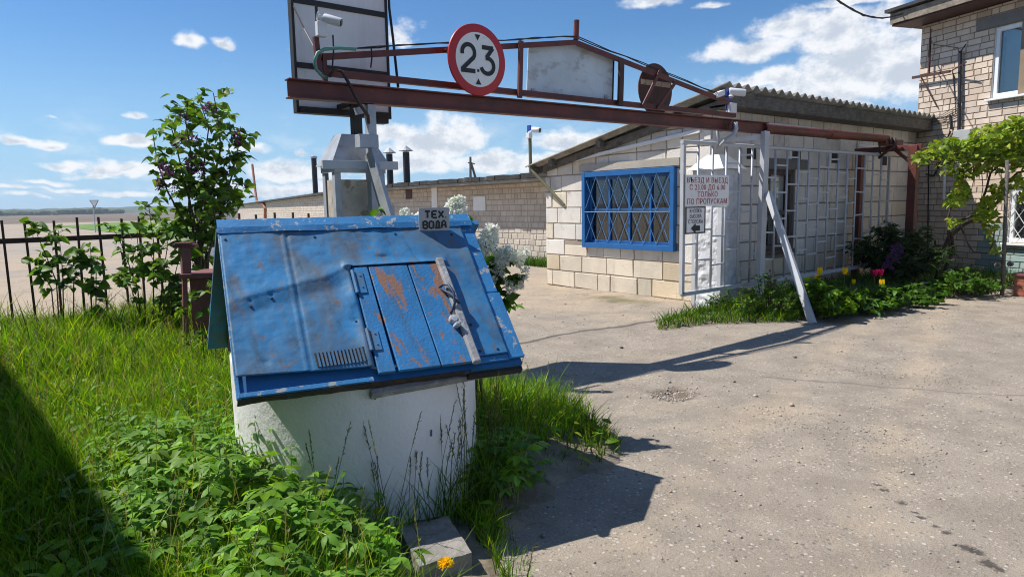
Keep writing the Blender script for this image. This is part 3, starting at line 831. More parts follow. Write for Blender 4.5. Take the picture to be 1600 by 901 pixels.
    for sgn in (-1, 1):
        for k in range(-4, n + 5):
            x0_ = k * dx
            pts = []
            for t in np.linspace(0, 1, 60):
                x = x0_ + t * h / slope if sgn > 0 else x0_ + (1 - t) * h / slope
                if 0 <= x <= w: pts.append((gx + (.007 if sgn > 0 else -.004), ia + x, za + t * h))
            if len(pts) > 2: mb.tube([pts[0], pts[-1]], .0055, 6)
    mb.tube([(gx - .012, ia, za + h * .47), (gx - .012, ib, za + h * .47)], .008, 6)
    mb.build('grille', mat('grille_paint', (.10, .26, .50), .45, var=.1, bump=0), W)
    mb = MB(); mb.box(GX + .45, GX + .5, ia - .3, ib + .3, za - .2, zb + .2); mb.box(GX + .06, GX + .46, ia - .3, ib + .3, za - .25, za - .2)
    mb.build('room', M['dark_room'], W)
    mb = MB()
    for a, b, z in ((.05, .42, .38), (.55, .95, .44), (.6, .85, .62), (1.0, 1.35, .52), (1.42, 1.75, .36)): mb.box(GX + .14 + a * .05, GX + .4, ia + a, ia + b, za - .2, za + z)
    mb.build('cardboard_box', M['card'], W, bevel=.004)
    mb = MB(); mb.box(GX - .055, GX + .02, yA - .06, yB + .10, zB + .012, zB + .13, (.42, .38, .32)); mb.build('lintel', M['block'], wall)
    # old brown window in the shaded wall
    mb = MB(); a, b, c, d = w2; a += GX; b += GX; y = GY + .03
    mb.box(a, a + .08, y, y + .08, c, d); mb.box(b - .08, b, y, y + .08, c, d); mb.box(a + .08, b - .08, y, y + .08, d - .08, d); mb.box(a + .08, b - .08, y, y + .08, c, c + .08)
    mb.box(a + .08, b - .08, y, y + .07, c + .56, c + .63); mb.box((a + b) / 2 - .03, (a + b) / 2 + .03, y, y + .065, c + .08, c + .56)
    mb.box(a - .04, b + .04, GY - .06, GY + .03, c - .06, c)
    W = mb.build('window', M['old_frame'], H, bevel=.004)
    mb = MB(); mb.poly([(a, y + .05, c), (b, y + .05, c), (b, y + .05, d), (a, y + .05, d)]); mb.build('pane', M['glass'], W)
    mb = MB(); mb.box(a - .1, b + .1, GY + .4, GY + .44, c - .1, d + .1); mb.build('room', M['dark_room'], W)
    mb = MB(); mb.box(a + .4, b - .1, GY + .14, GY + .16, c, d - .1); mb.build('curtain', M['white_panel'], W)
    mb = MB(); mb.box(a - .08, b + .35, GY - .028, GY + .0, d + .008, d + .17, (.17, .16, .15)); mb.build('lintel', M['render'], wall)


build_guard_house()


# ------------------------------------------------------------------ two-storey brick house on the right
HD = V(.3256, .9455, 0); HN = V(-.9455, .3256, 0); HP = V(15.1, 6.1, 0)


def hs(x, y):
    p = on_plane(x, y, HP, HN); return float((p - HP) @ HD), float(p[2])


def hpt(s, z, d=0.0): return HP + HD * s + V(0, 0, z) + HN * d


def build_brick_house():
    sc, _ = hs(1437, 120)
    S0 = -6.5
    H = thing('brick_house', hpt(-1, 0), 'two storey pale brick house with wooden eaves and white windows at the right edge', 'building')
    def tf(rg, x, z):
        c = V(.70, .58, .47) * rg.uniform(.80, 1.06)
        if rg.random() < .2: c = c * V(.97, .93, .9)
        s = S0 + x
        if z < .95 and s < hs(1535, 400)[0]: c = V(.30, .42, .42) * rg.uniform(.8, 1.05)
        return tuple(c)
    a, za = hs(1549, 154); _, zb = hs(1556, 44)
    win1 = (S0 + 0 - S0 + (a - S0) - 1.5, a - S0, za, zb)
    b, zl = hs(1574, 378); _, zh = hs(1574, 295)
    win2 = (b - S0 - 1.4, b - S0, zl, zh)
    EZ = hs(1437, 42)[1]
    mb = MB()
    brick_wall(mb, hpt(S0, 0), HD, HN, sc - S0, EZ, .112, [.27, .27, .27, .14], .014, [win1, win2], tf, (.26, .19, .13), .012, seed=3)
    for o in (win1, win2): reveal(mb, hpt(S0, 0), HD, HN, o, .16, (.75, .75, .74))
    p, q = hpt(sc, 0), hpt(sc, 0, -9); r, t = hpt(S0, 0), hpt(S0, 0, -9); up = V(0, 0, EZ)
    mb.poly([p, q, q + up, p + up], (.5, .42, .34)); mb.poly([q, t, t + up, q + up], (.5, .42, .34)); mb.poly([t, r, r + up, t + up], (.5, .42, .34))
    wall = mb.build('wall', M['brick'], H)
    # eaves
    o2 = .55; oh = float((on_plane(1391, 42, HP + HN * o2, HN) - HP) @ HD) - sc
    mb = MB()
    mb.obox(hpt((S0 + sc + oh) / 2, EZ + .30, -3.9), HD * ((sc + oh - S0) / 2 + .05), HN * (4.5 + .06), V(0, 0, .03))
    roof = mb.build('roof', M['bitumen'], H)
    mb = MB(); z = EZ + .15
    L = (sc + oh - S0)
    cuts = [0, .42 * 1.0, 2.3, 4.3, L]; cut0 = 0
    for i in range(4):
        s1, s0 = sc + oh - cuts[i], sc + oh - cuts[i + 1]
        mb.obox(hpt((s0 + s1) / 2, z - .01 * (i % 2), o2 + .01 * (i % 2)), HD * ((s1 - s0) / 2 - .004), HN * .018, V(0, 0, .10))
    mb.obox(hpt(sc + oh, z, -3.9), HD * .018, HN * 4.4, V(0, 0, .10))
    mb.build('fascia', M['eave_wood'], roof, bevel=.004)
    mb = MB(); mb.obox(hpt((S0 + sc + oh) / 2, EZ + .022, o2 / 2 - .01), HD * ((sc + oh - S0) / 2 - .02), HN * (o2 / 2 - .01), V(0, 0, .012)); mb.obox(hpt(sc + oh / 2, EZ + .022, -4.2), HD * (oh / 2 - .02), HN * 4.17, V(0, 0, .012))
    mb.build('soffit', M['brown_steel'], roof)
    # white plastic windows
    for (x0, x1, z0, z1), lower in ((win1, False), (win2, True)):
        mb = MB(); d = -.06
        def rect(s0, s1, a0, a1, dd, th): mb.obox(hpt(S0 + (s0 + s1) / 2, (a0 + a1) / 2, dd), HD * (s1 - s0) / 2, HN * th, V(0, 0, (a1 - a0) / 2))
        f = .075
        rect(x0, x0 + f, z0, z1, d, .035); rect(x1 - f, x1, z0, z1, d, .035); rect(x0 + f, x1 - f, z1 - f, z1, d, .035); rect(x0 + f, x1 - f, z0, z0 + f, d, .035)
        rect((x0 + x1) / 2 - .05, (x0 + x1) / 2 + .05, z0 + f, z1 - f, d, .033)
        W = mb.build('window', M['white_upvc'], H, bevel=.006)
        mb = MB(); rect(x0, x1, z0, z1, d - .005, .003); mb.build('pane', M['glass'], W)
        mb = MB(); rect(x0 - .2, x1 + .2, z0 - .1, z1 + .1, -.9, .02); mb.build('room', M['dark_room'], W)
        mb = MB(); rect(x0 + .05, x1 - .05, z0 + .02, z1 - .02, -.22, .004); mb.build('curtain', M['white_panel'], W)
        mb = MB(); rect(x0 - .05, x1 + .06, z0 - .05, z0 - .012, .03, .07); mb.build('sill', M['white_upvc'], W, bevel=.005)
        if not lower:
            mb = MB(); rect(x0 - .25, x1 + .35, z1 + .02, z1 + .22, .012, .012); mb.tint = (.2, .19, .18); mb.t = [mb.tint] * len(mb.v); mb.build('lintel', M['render'], wall)
        else:
            mb = MB()
            for i in range(-4, 9):
                for sg in (-1, 1):
                    pts = []
                    for t in np.linspace(0, 1, 30):
                        x = i * .22 + (t if sg > 0 else 1 - t) * .66
                        if 0 <= x <= x1 - x0: pts.append(hpt(S0 + x0 + x, z0 + t * (z1 - z0), .02 + .006 * sg))
                    if len(pts) > 2: mb.tube([pts[0], pts[-1]], .006, 5)
            mb.build('grille', M['white_upvc'], W)
    # wall clutter: antenna bracket, pipes, cables
    def hp_px(x, y, d=.08): s, z = hs(x, y); return hpt(s, z, d)
    mb = MB(); mb.bar(hp_px(1433, 122, .12), hp_px(1492, 112, .12), .035, .05); mb.bar(hp_px(1446, 122, .1), hp_px(1467, 168, .03), .02, .02); mb.bar(hp_px(1460, 60, .10), hp_px(1457, 118, .10), .03, .03)
    mb.bar(hp_px(1492, 112, .1), hp_px(1526, 98, .25), .018, .018)
    mb.build('bracket', M['brown_steel'], wall); mb = MB(); mb.bar(hp_px(1460, 46, .09), hp_px(1458, 112, .09), .018, .018)
    for y in (48, 66, 82, 104): mb.tube([hp_px(1461, y, .08), hp_px(1469, y - 1, .2)], .008, 5)
    mb.build('antenna', M['brown_steel'], wall)
    mb = MB(); mb.tube([hp_px(1505, 80, .07), hp_px(1504, 140, .07), hp_px(1503, 207, .07)], .032, 10); mb.tube([hp_px(1505, 82, .07), hp_px(1517, 70, .12)], .012, 6)
    mb.build('pipe', M['black_pipe'], wall)
    mb = MB()
    for k in range(5):
        p, q = hp_px(1494 + k, 112 + k * 2, .09), hp_px(1500, 165 + k * 4, .05); m_ = (p + q) / 2 + V(0, 0, -.15 - .04 * k); r_ = hp_px(1452, 182 + k * 2, .05)
        mb.tube([p, (p + m_) / 2, m_, q, (q + r_) / 2 - V(0, 0, .07), r_], .005, 5)
    mb.tube([hp_px(1462, 70, .06), hp_px(1500, 75, .05), hp_px(1503, 84, .07)], .006, 5)
    mb.tube([hp_px(1487, 180, .04), hp_px(1489, 202, .04)], .02, 6); mb.tube([hp_px(1450, 272, .05), hp_px(1462, 275, .05), hp_px(1469, 262, .05), hp_px(1474, 235, .04), hp_px(1488, 205, .04)], .016, 6)
    mb.tube([hp_px(1455, 240, .06), hp_px(1453, 400, .06)], .013, 6)
    mb.build('wall_cable', M['cable'], wall)
    mb = MB(); mb.obox(hp_px(1511, 213, .09), HD * .17, HN * .06, V(0, 0, .12)); mb.build('junction_box', M['grey_plastic'], wall, bevel=.01)
    mb = MB(); mb.tube([hp_px(1480, 250, .05), hp_px(1478, 312, .05)], .025, 8); mb.build('white_pipe', M['white_plastic'], wall)
    # red brick pier beside the door
    p = on_ground(1602, 463); mb = MB()
    pier = thing('brick_pier', (p[0] + .1, p[1], 0), 'short red brick pier at the right edge beside the flower bed', 'pier')
    for k in range(4):
        w = .14 + .004 * (k % 2); mb.box(p[0] + .1 - w, p[0] + .1 + w, p[1] - w, p[1] + w, .004 + k * .075, .07 + k * .075, (.34, .11 + .01 * (k % 2), .07))
        mb.box(p[0] + .1 - .13, p[0] + .1 + .13, p[1] - .13, p[1] + .13, .07 + k * .075, .079 + k * .075, (.35, .3, .26))
    mb.build('pillar', M['red_brick'], pier, bevel=.003)
    mb = MB(); mb.box(p[0] - .07, p[0] + .27, p[1] - .17, p[1] + .17, .305, .34); mb.build('cap', M['dull_red'], pier, bevel=.004)


build_brick_house()


# ------------------------------------------------------------------ garages
def build_garages():
    def tf(rg, x, z): return tuple(V(.60, .52, .435) * rg.uniform(.86, 1.06))
    G = thing('garage_row', (11.2, 13, 0), 'long row of pale brick garages with flat black felt roof behind the guard house', 'garage')
    y0, y1 = 11.5, 24.5; X = 11.2
    mb = MB(); brick_wall(mb, (X, y0, 0), (0, 1, 0), (-1, 0, 0), y1 - y0, 2.06, .15, [.26, .26, .26, .13], .018, [], tf, (.40, .34, .28), .010, seed=5)
    mb.poly([(X, y0, 0), (X + 9, y0, 0), (X + 9, y0, 2.06), (X, y0, 2.06)], (.45, .4, .34)); mb.poly([(X, y1, 0), (X + 9, y1, 0), (X + 9, y1, 2.06), (X, y1, 2.06)], (.45, .4, .34))
    wall = mb.build('wall', M['brick'], G)
    mb = MB(); mb.box(X - .60, X + 9, y0 - .3, y1 + .2, 2.065, 2.135); roof = mb.build('roof', M['concrete'], G, bevel=.01)
    mb = MB(); ys = np.linspace(y0 - .32, y1 + .22, 40)
    for i in range(39):
        zt = 2.23 + .012 * math.sin(i * 1.7); mb.box(X - .64 - .012 * math.sin(i * 2.3), X + 9, ys[i], ys[i + 1], 2.139, zt + (0.02 if ys[i] < 20 else -.02))
    mb.build('roof_felt', M['bitumen'], roof)
    for k, (px, yt, yb) in enumerate([(610, 240, 287), (636, 237, 285)]):
        p = on_x(px, yb, X + .15); zt = on_x(px, yt, X + .15)[2]
        mb = MB(); mb.tube([(p[0], p[1], 2.15), (p[0], p[1], zt)], .11 if k < 2 else .13, 12)
        c = mb.build('chimney', M['black_pipe'], G)
        mb = MB(); mb.lathe([(.24, .03), (.02, .2), (.0, .2)] if k < 2 else [(.15, 0), (.15, .07), (0, .07)], (p[0], p[1], zt), n=12); mb.build('cowl', M['zinc_roof'], c)
    for (ys_, zs, a, b) in ((15.9, 1.55, .3, .2), (18.3, 1.75, .16, .45), (19.9, 1.95, .2, .2)):
        mb = MB(); mb.box(X - .03, X - .012, ys_ - a, ys_ + a, zs - b, zs + b); mb.build('notice_board' if a > .25 else 'meter_box', M['white_panel'] if a != .2 else M['brown_steel'], wall)
    # farther row on the left
    B = at_depth(522, 330, 35); B[2] = 0; dv = V(math.cos(math.radians(77.0)), math.sin(math.radians(77.0)), 0); A = B + dv * 85
    u = unit(B - A); W = np.linalg.norm((B - A)[:2]); n = unit(np.cross(u, (0, 0, 1)))
    if n @ _fw > 0: n = -n
    za, zb = 2.22, 2.22
    tp = lambda x: za + (zb - za) * x / W
    G2 = thing('garage_row', A, 'farther low brick garages behind the gate column with a rusty bent pipe', 'garage')
    mb = MB(); brick_wall(mb, A, u, n, W, tp, .15, [.26, .26, .26, .5], .016, [], tf, (.30, .24, .18), .012, seed=6)
    mb.poly([A, A - n * 9, A - n * 9 + V(0, 0, za), A + V(0, 0, za)], (.4, .36, .3)); mb.poly([B, B - n * 9, B - n * 9 + V(0, 0, zb), B + V(0, 0, zb)], (.4, .36, .3))
    mb.build('wall', M['brick'], G2)
    mb = MB(); a0, b0 = A + V(0, 0, za + .06), B + V(0, 0, zb + .06)
    mb.obox((a0 + b0) / 2 - n * 4.1, (b0 - a0) / 2 + u * .3, n * 4.45, V(0, 0, .06)); mb.build('roof', M['bitumen'], G2)
    p = at_depth(493, 300, 40); zt = at_depth(492, 247, 40)[2]; mb = MB(); mb.tube([(p[0], p[1], 2.2), (p[0], p[1], zt)], .15, 12); c = mb.build('chimney', M['black_pipe'], G2)
    mb = MB(); mb.lathe([(.19, -.02), (.19, .09), (.05, .16), (0, .16)], (p[0], p[1], zt), n=12); mb.build('cowl', M['zinc_roof'], c)
    mb = MB(); D = 50
    q = lambda x, y: on_plane(x, y, A + n * .15, n)
    mb.tube([q(394, 257), q(399, 300), q(401, 314), q(404, 317), q(412, 319), q(414, 325), q(414, 350)], .13, 10); mb.build('stove_pipe', M['orange_pipe'], G2)
    # light corner house glimpsed behind the lilac
    p = on_ground(322, 346); D = p @ _fw
    a, b, c = at_depth(303, 360, 20), at_depth(335, 360, 20), at_depth(322, 318, 20)
    K = thing('white_kiosk', (b[0], b[1], 0), 'small white hut with flat roof half hidden behind the purple lilac', 'hut')
    mb = MB(); dd = unit(V(b[0] - a[0], b[1] - a[1], 0)); nn = V(-dd[1], dd[0], 0); w = np.linalg.norm((b - a)[:2])
    cc = (a + b) / 2; cc[2] = .75; mb.obox(cc + nn * .8, dd * w / 2, nn * .8, V(0, 0, .75)); mb.build('wall', M['white_plastic'], K)
    mb = MB(); cc[2] = 1.54; mb.obox(cc + nn * .8, dd * (w / 2 + .08), nn * .9, V(0, 0, .035)); mb.build('roof', M['zinc_roof'], K)


build_garages()


# building left of the photograph whose shadow lies on the grass
def build_left_building():
    u = unit(V(-.072, 1, 0)); n = V(u[1], -u[0], 0)
    o = V(-2.47, 6.5, 0) - u * 13.0
    B = thing('brick_building', o, 'brick building beside the lawn, left of the fence, its shadow lying over the grass', 'building')
    W, Hh = 21.0, 5.9
    mb = MB(); brick_wall(mb, o - n * .35, u, n, W, Hh - .1, .15, [.26, .26, .26, .13], .016, [], lambda rg, x, z: tuple(V(.46, .40, .33) * rg.uniform(.75, 1.08)), (.30, .24, .18), .01, seed=8)
    for p, q in ((o - n * .35, o - n * 8), (o - n * 8, o - n * 8 + u * W), (o - n * 8 + u * W, o - n * .35 + u * W)): mb.poly([p, q, q + V(0, 0, Hh - .1), p + V(0, 0, Hh - .1)], (.45, .4, .33))
    mb.build('wall', M['brick'], B)
    mb = MB(); mb.obox(o + u * W / 2 - n * 4.1 + V(0, 0, Hh), u * (W / 2 + .2), n * 4.1, V(0, 0, .09)); mb.build('roof', M['bitumen'], B)


build_left_building()

# ------------------------------------------------------------------ gate: height frame over the drive
GYB = 5.4


def gp(x, y, dy=0.0): return on_y(x, y, GYB + dy)


def ibeam(mb, p, q, w, h, tf=.012, tw=.01):
    p, q = np.array(p, float), np.array(q, float); d = unit(q - p); s = unit(np.cross(d, (0, 0, 1))); u = np.cross(s, d)
    for sg in (-1, 1): mb.obox((p + q) / 2 + u * sg * (h / 2 - tf / 2), (q - p) / 2, s * w / 2, u * tf / 2)
    mb.obox((p + q) / 2, (q - p) / 2, s * tw / 2, u * (h / 2 - tf - .0005))


def build_gate_frame():
    T = thing('height_gantry', (2.72, GYB, 0), 'rusty red steel beam with truss spanning the drive at head clearance height', 'gate frame')
    mb = MB(); ibeam(mb, (1.99, GYB, 2.435), (8.62, GYB, 2.475), .10, .15); mb.build('beam', M['red_steel'], T, bevel=.003)
    mb = MB(); mb.tube([(8.56, GYB, 2.47), (12.25, GYB, 2.49)], .066, 14); mb.tube([(10.3, GYB, 2.48), (10.62, GYB, 2.482)], .076, 14)
    mb.build('track_pipe', M['red_steel'], T, sharp=40)
    # lower and upper chords
    mb = MB(); yb = GYB + .10
    a, b = on_y(505, 120, yb), on_y(1150, 188, yb); a[2] = 2.585; b[2] = 2.60
    mb.angle(a, b, .055, .008, V(0, 0, 1), V(0, 1, 0)); mb.build('lower_chord', M['red_steel'], T)
    P0, P1, P2 = on_y(497, 84, yb), on_y(900, 62, yb), on_y(1140, 157, yb)
    mb = MB(); mb.angle(P0, P1, .055, .008, V(0, 0, -1), V(0, 1, 0)); mb.angle(P1, P2, .06, .008, V(0, 0, -1), V(0, 1, 0)); mb.build('upper_chord', M['red_steel'], T)
    mb = MB(); q0 = V(P0[0] + .02, yb, 2.5); mb.angle(q0, V(P0[0] + .02, yb, P0[2] + .0), .05, .008, V(1, 0, 0), V(0, -1, 0))
    q0 = on_y(493, 58, yb - .02); q1 = on_y(497, 84, yb - .02); mb.bar(q0, V(q1[0], q1[1], 2.60), .04, .04); mb.build('upright', M['red_steel'], T)
    for x, yt, yb_, w, m in [(814, 64, 153, .045, 'red_steel'), (971, 94, 166, .07, 'brown_steel')]:
        p, q = on_y(x, yt, yb - .03), on_y(x - 2, yb_, yb - .03); mb = MB(); mb.bar(p, q, w, .03, (0, 1, 0)); mb.build('upright', M[m], T)
    mb = MB(); p, q = on_y(901, 32, yb), on_y(900, 62, yb); mb.tube([p, q], .03, 10); mb.build('peak_tube', M['red_steel'], T)
    for a, b in (((1032, 110), (1005, 165)), ((1056, 128), (1028, 170)), ((697, 76), (710, 95))):
        mb = MB(); mb.bar(on_y(*a, yb - .02), on_y(*b, yb - .02), .04, .012, (0, 1, 0)); mb.build('strut', M['red_steel'], T)
    # loose cable along the upper chord
    mb = MB(); rs = random.Random(3)
    for k in range(2):
        pts = [P0 + (P1 - P0) * t + V(0, -.02 + .02 * k, .02 + .02 * rs.random()) for t in np.linspace(.12, 1, 14)] + [P1 + (P2 - P1) * t + V(0, -.02 + .02 * k, .012 + .02 * rs.random()) for t in np.linspace(.08, .98, 10)]
        mb.tube(pts, .006, 5)
    for px, yt, yb_ in ((520, 55, 106), (580, 75, 106)): mb.tube([on_y(px, yt, yb - .05), on_y(px + 1, (yt + yb_) / 2, yb - .06), on_y(px - 1, yb_, yb - .05)], .007, 5)
    mb.build('frame_cable', M['cable'], T)
    mb = MB(); mb.tube([on_y(512, 122, yb - .06), on_y(503, 119, yb - .06), on_y(494, 108, yb - .06), on_y(491, 96, yb - .06), on_y(496, 83, yb - .06), on_y(507, 77, yb - .06), on_y(530, 75, yb - .06), on_y(556, 77, yb - .06)], .014, 8)
    mb.build('hose', M['green_hose'], T, smooth=True)
    mb = MB(); mb.tube([on_y(514, 120, yb - .09), on_y(522, 109, yb - .1), on_y(535, 112, yb - .12), on_y(547, 134, GYB - .12), on_y(560, 160, GYB - .12), on_y(575, 181, GYB - .10), on_y(576, 193, GYB - .08)], .014, 8)
    mb.build('sleeve_cable', M['brown_steel'], T, smooth=True)
    # left post (angle) and strut
    mb = MB(); x = 2.69; mb.bar((x, GYB, 0), (x, GYB, 2.36), .075, .075, (0, 1, 0)); mb.build('post', M['grey_steel'], T, bevel=.004)
    mb = MB(); mb.bar((x - .12, GYB + .02, 2.30), (x + .02, GYB + .02, 2.34), .06, .06); mb.build('bracket', M['grey_steel'], T, bevel=.004)
    mb = MB(); mb.obox((x - .065, GYB - .05, 2.05), (.085, 0, 0), (0, .05, 0), (0, 0, .055)); mb.build('box', M['grey_steel'], T, bevel=.004)
    mb = MB(); mb.bar((2.64, GYB - .06, 1.96), (2.66, 4.35, .02), .035, .15, (0, 1, 0)); mb.build('brace', M['zinc_roof'], T, bevel=.003)
    mb = MB(); mb.bar(on_y(503, 257, GYB - .03), on_y(621, 259, GYB - .03), .03, .07); mb.build('cross_bar', M['grey_light'], T, bevel=.003)
    # right post and strut
    mb = MB(); mb.bar((8.42, 5.31, 0), (8.47, 5.31, 2.42), .115, .07, (0, 1, 0)); mb.build('post', M['grey_light'], T, bevel=.004)
    mb = MB(); mb.bar((8.45, 5.24, 1.60), (7.87, 4.23, .0), .09, .05, (1, 0, 0)); mb.build('brace', M['grey_light'], T, bevel=.003)
    mb = MB(); mb.bar((8.4, 5.36, 2.34), (7.5, 5.62, 2.26), .05, .06); mb.build('cross_bar', M['grey_light'], T)
    # portal at the far end
    mb = MB(); mb.bar((12.42, 5.02, 0), (12.42, 5.02, 2.36), .13, .13, (0, 1, 0)); mb.build('post', M['red_steel'], T, bevel=.004)
    mb = MB(); mb.bar((12.42, 5.92, 0), (12.42, 5.92, 2.36), .11, .11, (0, 1, 0)); mb.build('post', M['red_steel'], T, bevel=.004)
    mb = MB(); mb.bar((12.43, 4.90, 2.33), (12.43, 6.0, 2.33), .10, .09); mb.bar((12.42, 5.03, 2.05), (12.42, 5.32, 2.30), .05, .05); mb.bar((12.1, GYB, 2.42), (12.75, GYB, 2.44), .12, .1); mb.build('cross_bar', M['red_steel'], T, bevel=.004)
    return T


build_gate_frame()


def build_sliding_gate():
    Y = 5.5; x0, x1, z0, z1 = 6.98, 12.62, .33, 2.235
    T = thing('sliding_gate', (x0, Y, 0), 'light grey steel lattice sliding gate hanging open in front of the block wall', 'gate')
    mb = MB(); mb.tube([(x0 - .03, Y, z1), (x1, Y, z1)], .027, 12); mb.bar((x0, Y, z0), (x1, Y, z0 + .03), .05, .05); mb.bar((x0, Y, z0), (x0, Y, z1), .05, .05, (0, 1, 0)); mb.bar((x1, Y, z0), (x1, Y, z1), .04, .04, (0, 1, 0))
    mb.build('frame', M['grey_light'], T, sharp=40)
    n = 19; xs = [x0 + (x1 - x0) * i / n for i in range(n + 1)]; rs = random.Random(5)
    for i in range(1, n):
        mb = MB(); dx = rs.uniform(-.015, .015); mb.tube([(xs[i], Y, z0 + .02), (xs[i] + dx, Y, z1 - .02)], .016, 8); mb.build('bar', M['grey_light'], T, smooth=True)
    offs = [.0, .20, .10, .30]
    for i in range(n):
        zz = z0 + .22 + offs[i % 4] * .9 + .02
        while zz < z1 - .12:
            mb = MB(); mb.bar((xs[i] + .012, Y, zz), (xs[i + 1] - .012, Y, zz + rs.uniform(-.012, .012)), .02, .022); zz += .385
            mb.build('rung', M['grey_light'], T)
    # trolleys
    for x, m in ((7.72, 'grey_steel'), (12.25, 'brown_steel')):
        z = 2.475
        for dy in (-.075, .075):
            mb = MB(); mb.lathe([(0, -.02), (.05, -.02), (.062, -.006), (.062, .012), (.05, .018), (0, .018)], (x, GYB + dy, z - .02), (0, 1, 0), 20)
            W = mb.build('trolley_wheel', M['red_steel'] if x < 9 else M['brown_steel'], T, sharp=40)
        mb = MB(); mb.tube([(x + .03, GYB - .11, z + .02), (x + .035, GYB - .12, z - .06), (x + .0, GYB - .11, z - .14), (x - .04, GYB - .03, z - .19), (x - .045, Y, z - .3)], [.028, .03, .027, .024, .022], 10)
        mb.tube([(x - .1, GYB + .08, z - .03), (x - .07, GYB + .07, z - .16), (x - .04, Y - .02, z - .23)], .018, 8); mb.build('hook', M[m], W, smooth=True)


build_sliding_gate()


def build_columns():
    # left one: plaster between steel angles, tin hood
    y0, y1 = 5.50, 5.76; x0, x1 = on_y(524, 300, y0)[0], on_y(602, 300, y0)[0]
    T = thing('gate_column', ((x0 + x1) / 2, (y0 + y1) / 2, 0), 'square plaster gate column in grey steel corner angles under a pointed tin hood, left end of the red beam', 'column')
    mb = MB(); e = .012
    for zlo, zhi in ((0, .35), (.35, .8), (.8, 1.25), (1.25, 1.74)): mb.box(x0 + e, x1 - e, y0 + e, y1 - e, zlo, zhi)
    mb.build('shaft', M['plaster'], T)
    for (x, sx) in ((x0, 1), (x1, -1)):
        for (y, sy) in ((y0, 1), (y1, -1)):
            mb = MB(); mb.angle((x, y, 0), (x, y, 1.90), .055, .006, V(sx, 0, 0), V(0, sy, 0)); mb.build('corner_angle', M['grey_steel'], T)
    mb = MB(); z = 1.86; o = .04
    mb.box(x0 - .005, x1 + .005, y0 - .012, y0 - .004, 1.795, 1.86); mb.box(x0 - .012, x0 - .006, y0, y1, 1.80, 1.86)
    mb.build('collar', M['grey_steel'], T)
    mb = MB(); c = V((x0 + x1) / 2, (y0 + y1) / 2, 0); t = .13
    lo = [V(x0 - o, y0 - o, z), V(x1 + o, y0 - o, z), V(x1 + o, y1 + o, z), V(x0 - o, y1 + o, z)]; hi = [V(c[0] + a * t, c[1] + b * t, z + .265) for a, b in ((-1, -.6), (1, -.6), (1, .6), (-1, .6))]
    for i in range(4): mb.poly([lo[i], lo[(i + 1) % 4], hi[(i + 1) % 4], hi[i]])
    mb.poly(hi); mb.poly(lo[::-1])
    mb.build('hood', M['zinc_roof'], T, bevel=.004)
    mb = MB(); mb.obox((x1 + .05, y0 + .05, 1.42), (.035, 0, 0), (0, .05, 0), (0, 0, .1)); mb.build('box', M['grey_plastic'], T)
    # right one behind the gate: lumpy painted, small hood
    x0, x1, y0, y1 = 7.93, 8.34, 5.60, 6.06
    T = thing('gate_column', ((x0 + x1) / 2, (y0 + y1) / 2, 0), 'lumpy grey painted gate column behind the lattice gate at the block wall corner', 'column')
    P = []
    zs = np.linspace(0, 1.92, 44); per = []
    for a, b, k in (((x0, y1), (x0, y0), 14), ((x0, y0), (x1, y0), 12), ((x1, y0), (x1, y1), 10)):
        for t in np.linspace(0, 1, k, endpoint=False): per.append((a[0] + (b[0] - a[0]) * t, a[1] + (b[1] - a[1]) * t))
    per.append((x1, y1)); cx, cy = (x0 + x1) / 2, (y0 + y1) / 2
    for z in zs:
        row = []
        for x, y in per:
            d = max(0, mnoise.noise(Vector((x * 9, y * 9, z * 9)))) * .05 + mnoise.noise(Vector((x * 22, y * 22, z * 22))) * .012
            v = unit(V(x - cx, y - cy, 0)); row.append((x + v[0] * d, y + v[1] * d, z))
        P.append(row)
    mb = MB(); mb.grid(P); mb.build('shaft', M['lump_paint'], T, smooth=False)
    for (x, sx, y, sy) in ((x0, 1, y0, 1), (x1, -1, y0, 1), (x0, 1, y1, -1)):
        mb = MB(); mb.angle((x - .012 * sx, y - .012 * sy, 0), (x - .012 * sx, y - .012 * sy, 1.93), .06, .006, V(sx, 0, 0), V(0, sy, 0)); mb.build('corner_angle', M['grey_light'], T)
    mb = MB(); z = 1.93; o = .07; lo = [V(x0 - o, y0 - o, z), V(x1 + o, y0 - o, z), V(x1 + o, y1 + o, z), V(x0 - o, y1 + o, z)]; hi = [V(cx + a * .1, cy + b * .1, z + .2) for a, b in ((-1, -1), (1, -1), (1, 1), (-1, 1))]
    for i in range(4): mb.poly([lo[i], lo[(i + 1) % 4], hi[(i + 1) % 4], hi[i]])
    mb.poly(hi); mb.poly(lo[::-1]); mb.build('hood', M['zinc_roof'], T, bevel=.004)


build_columns()


# ------------------------------------------------------------------ signs and boards
XD, YD = V(1, 0, 0), V(0, 0, 1)     # facing the drive (-Y)


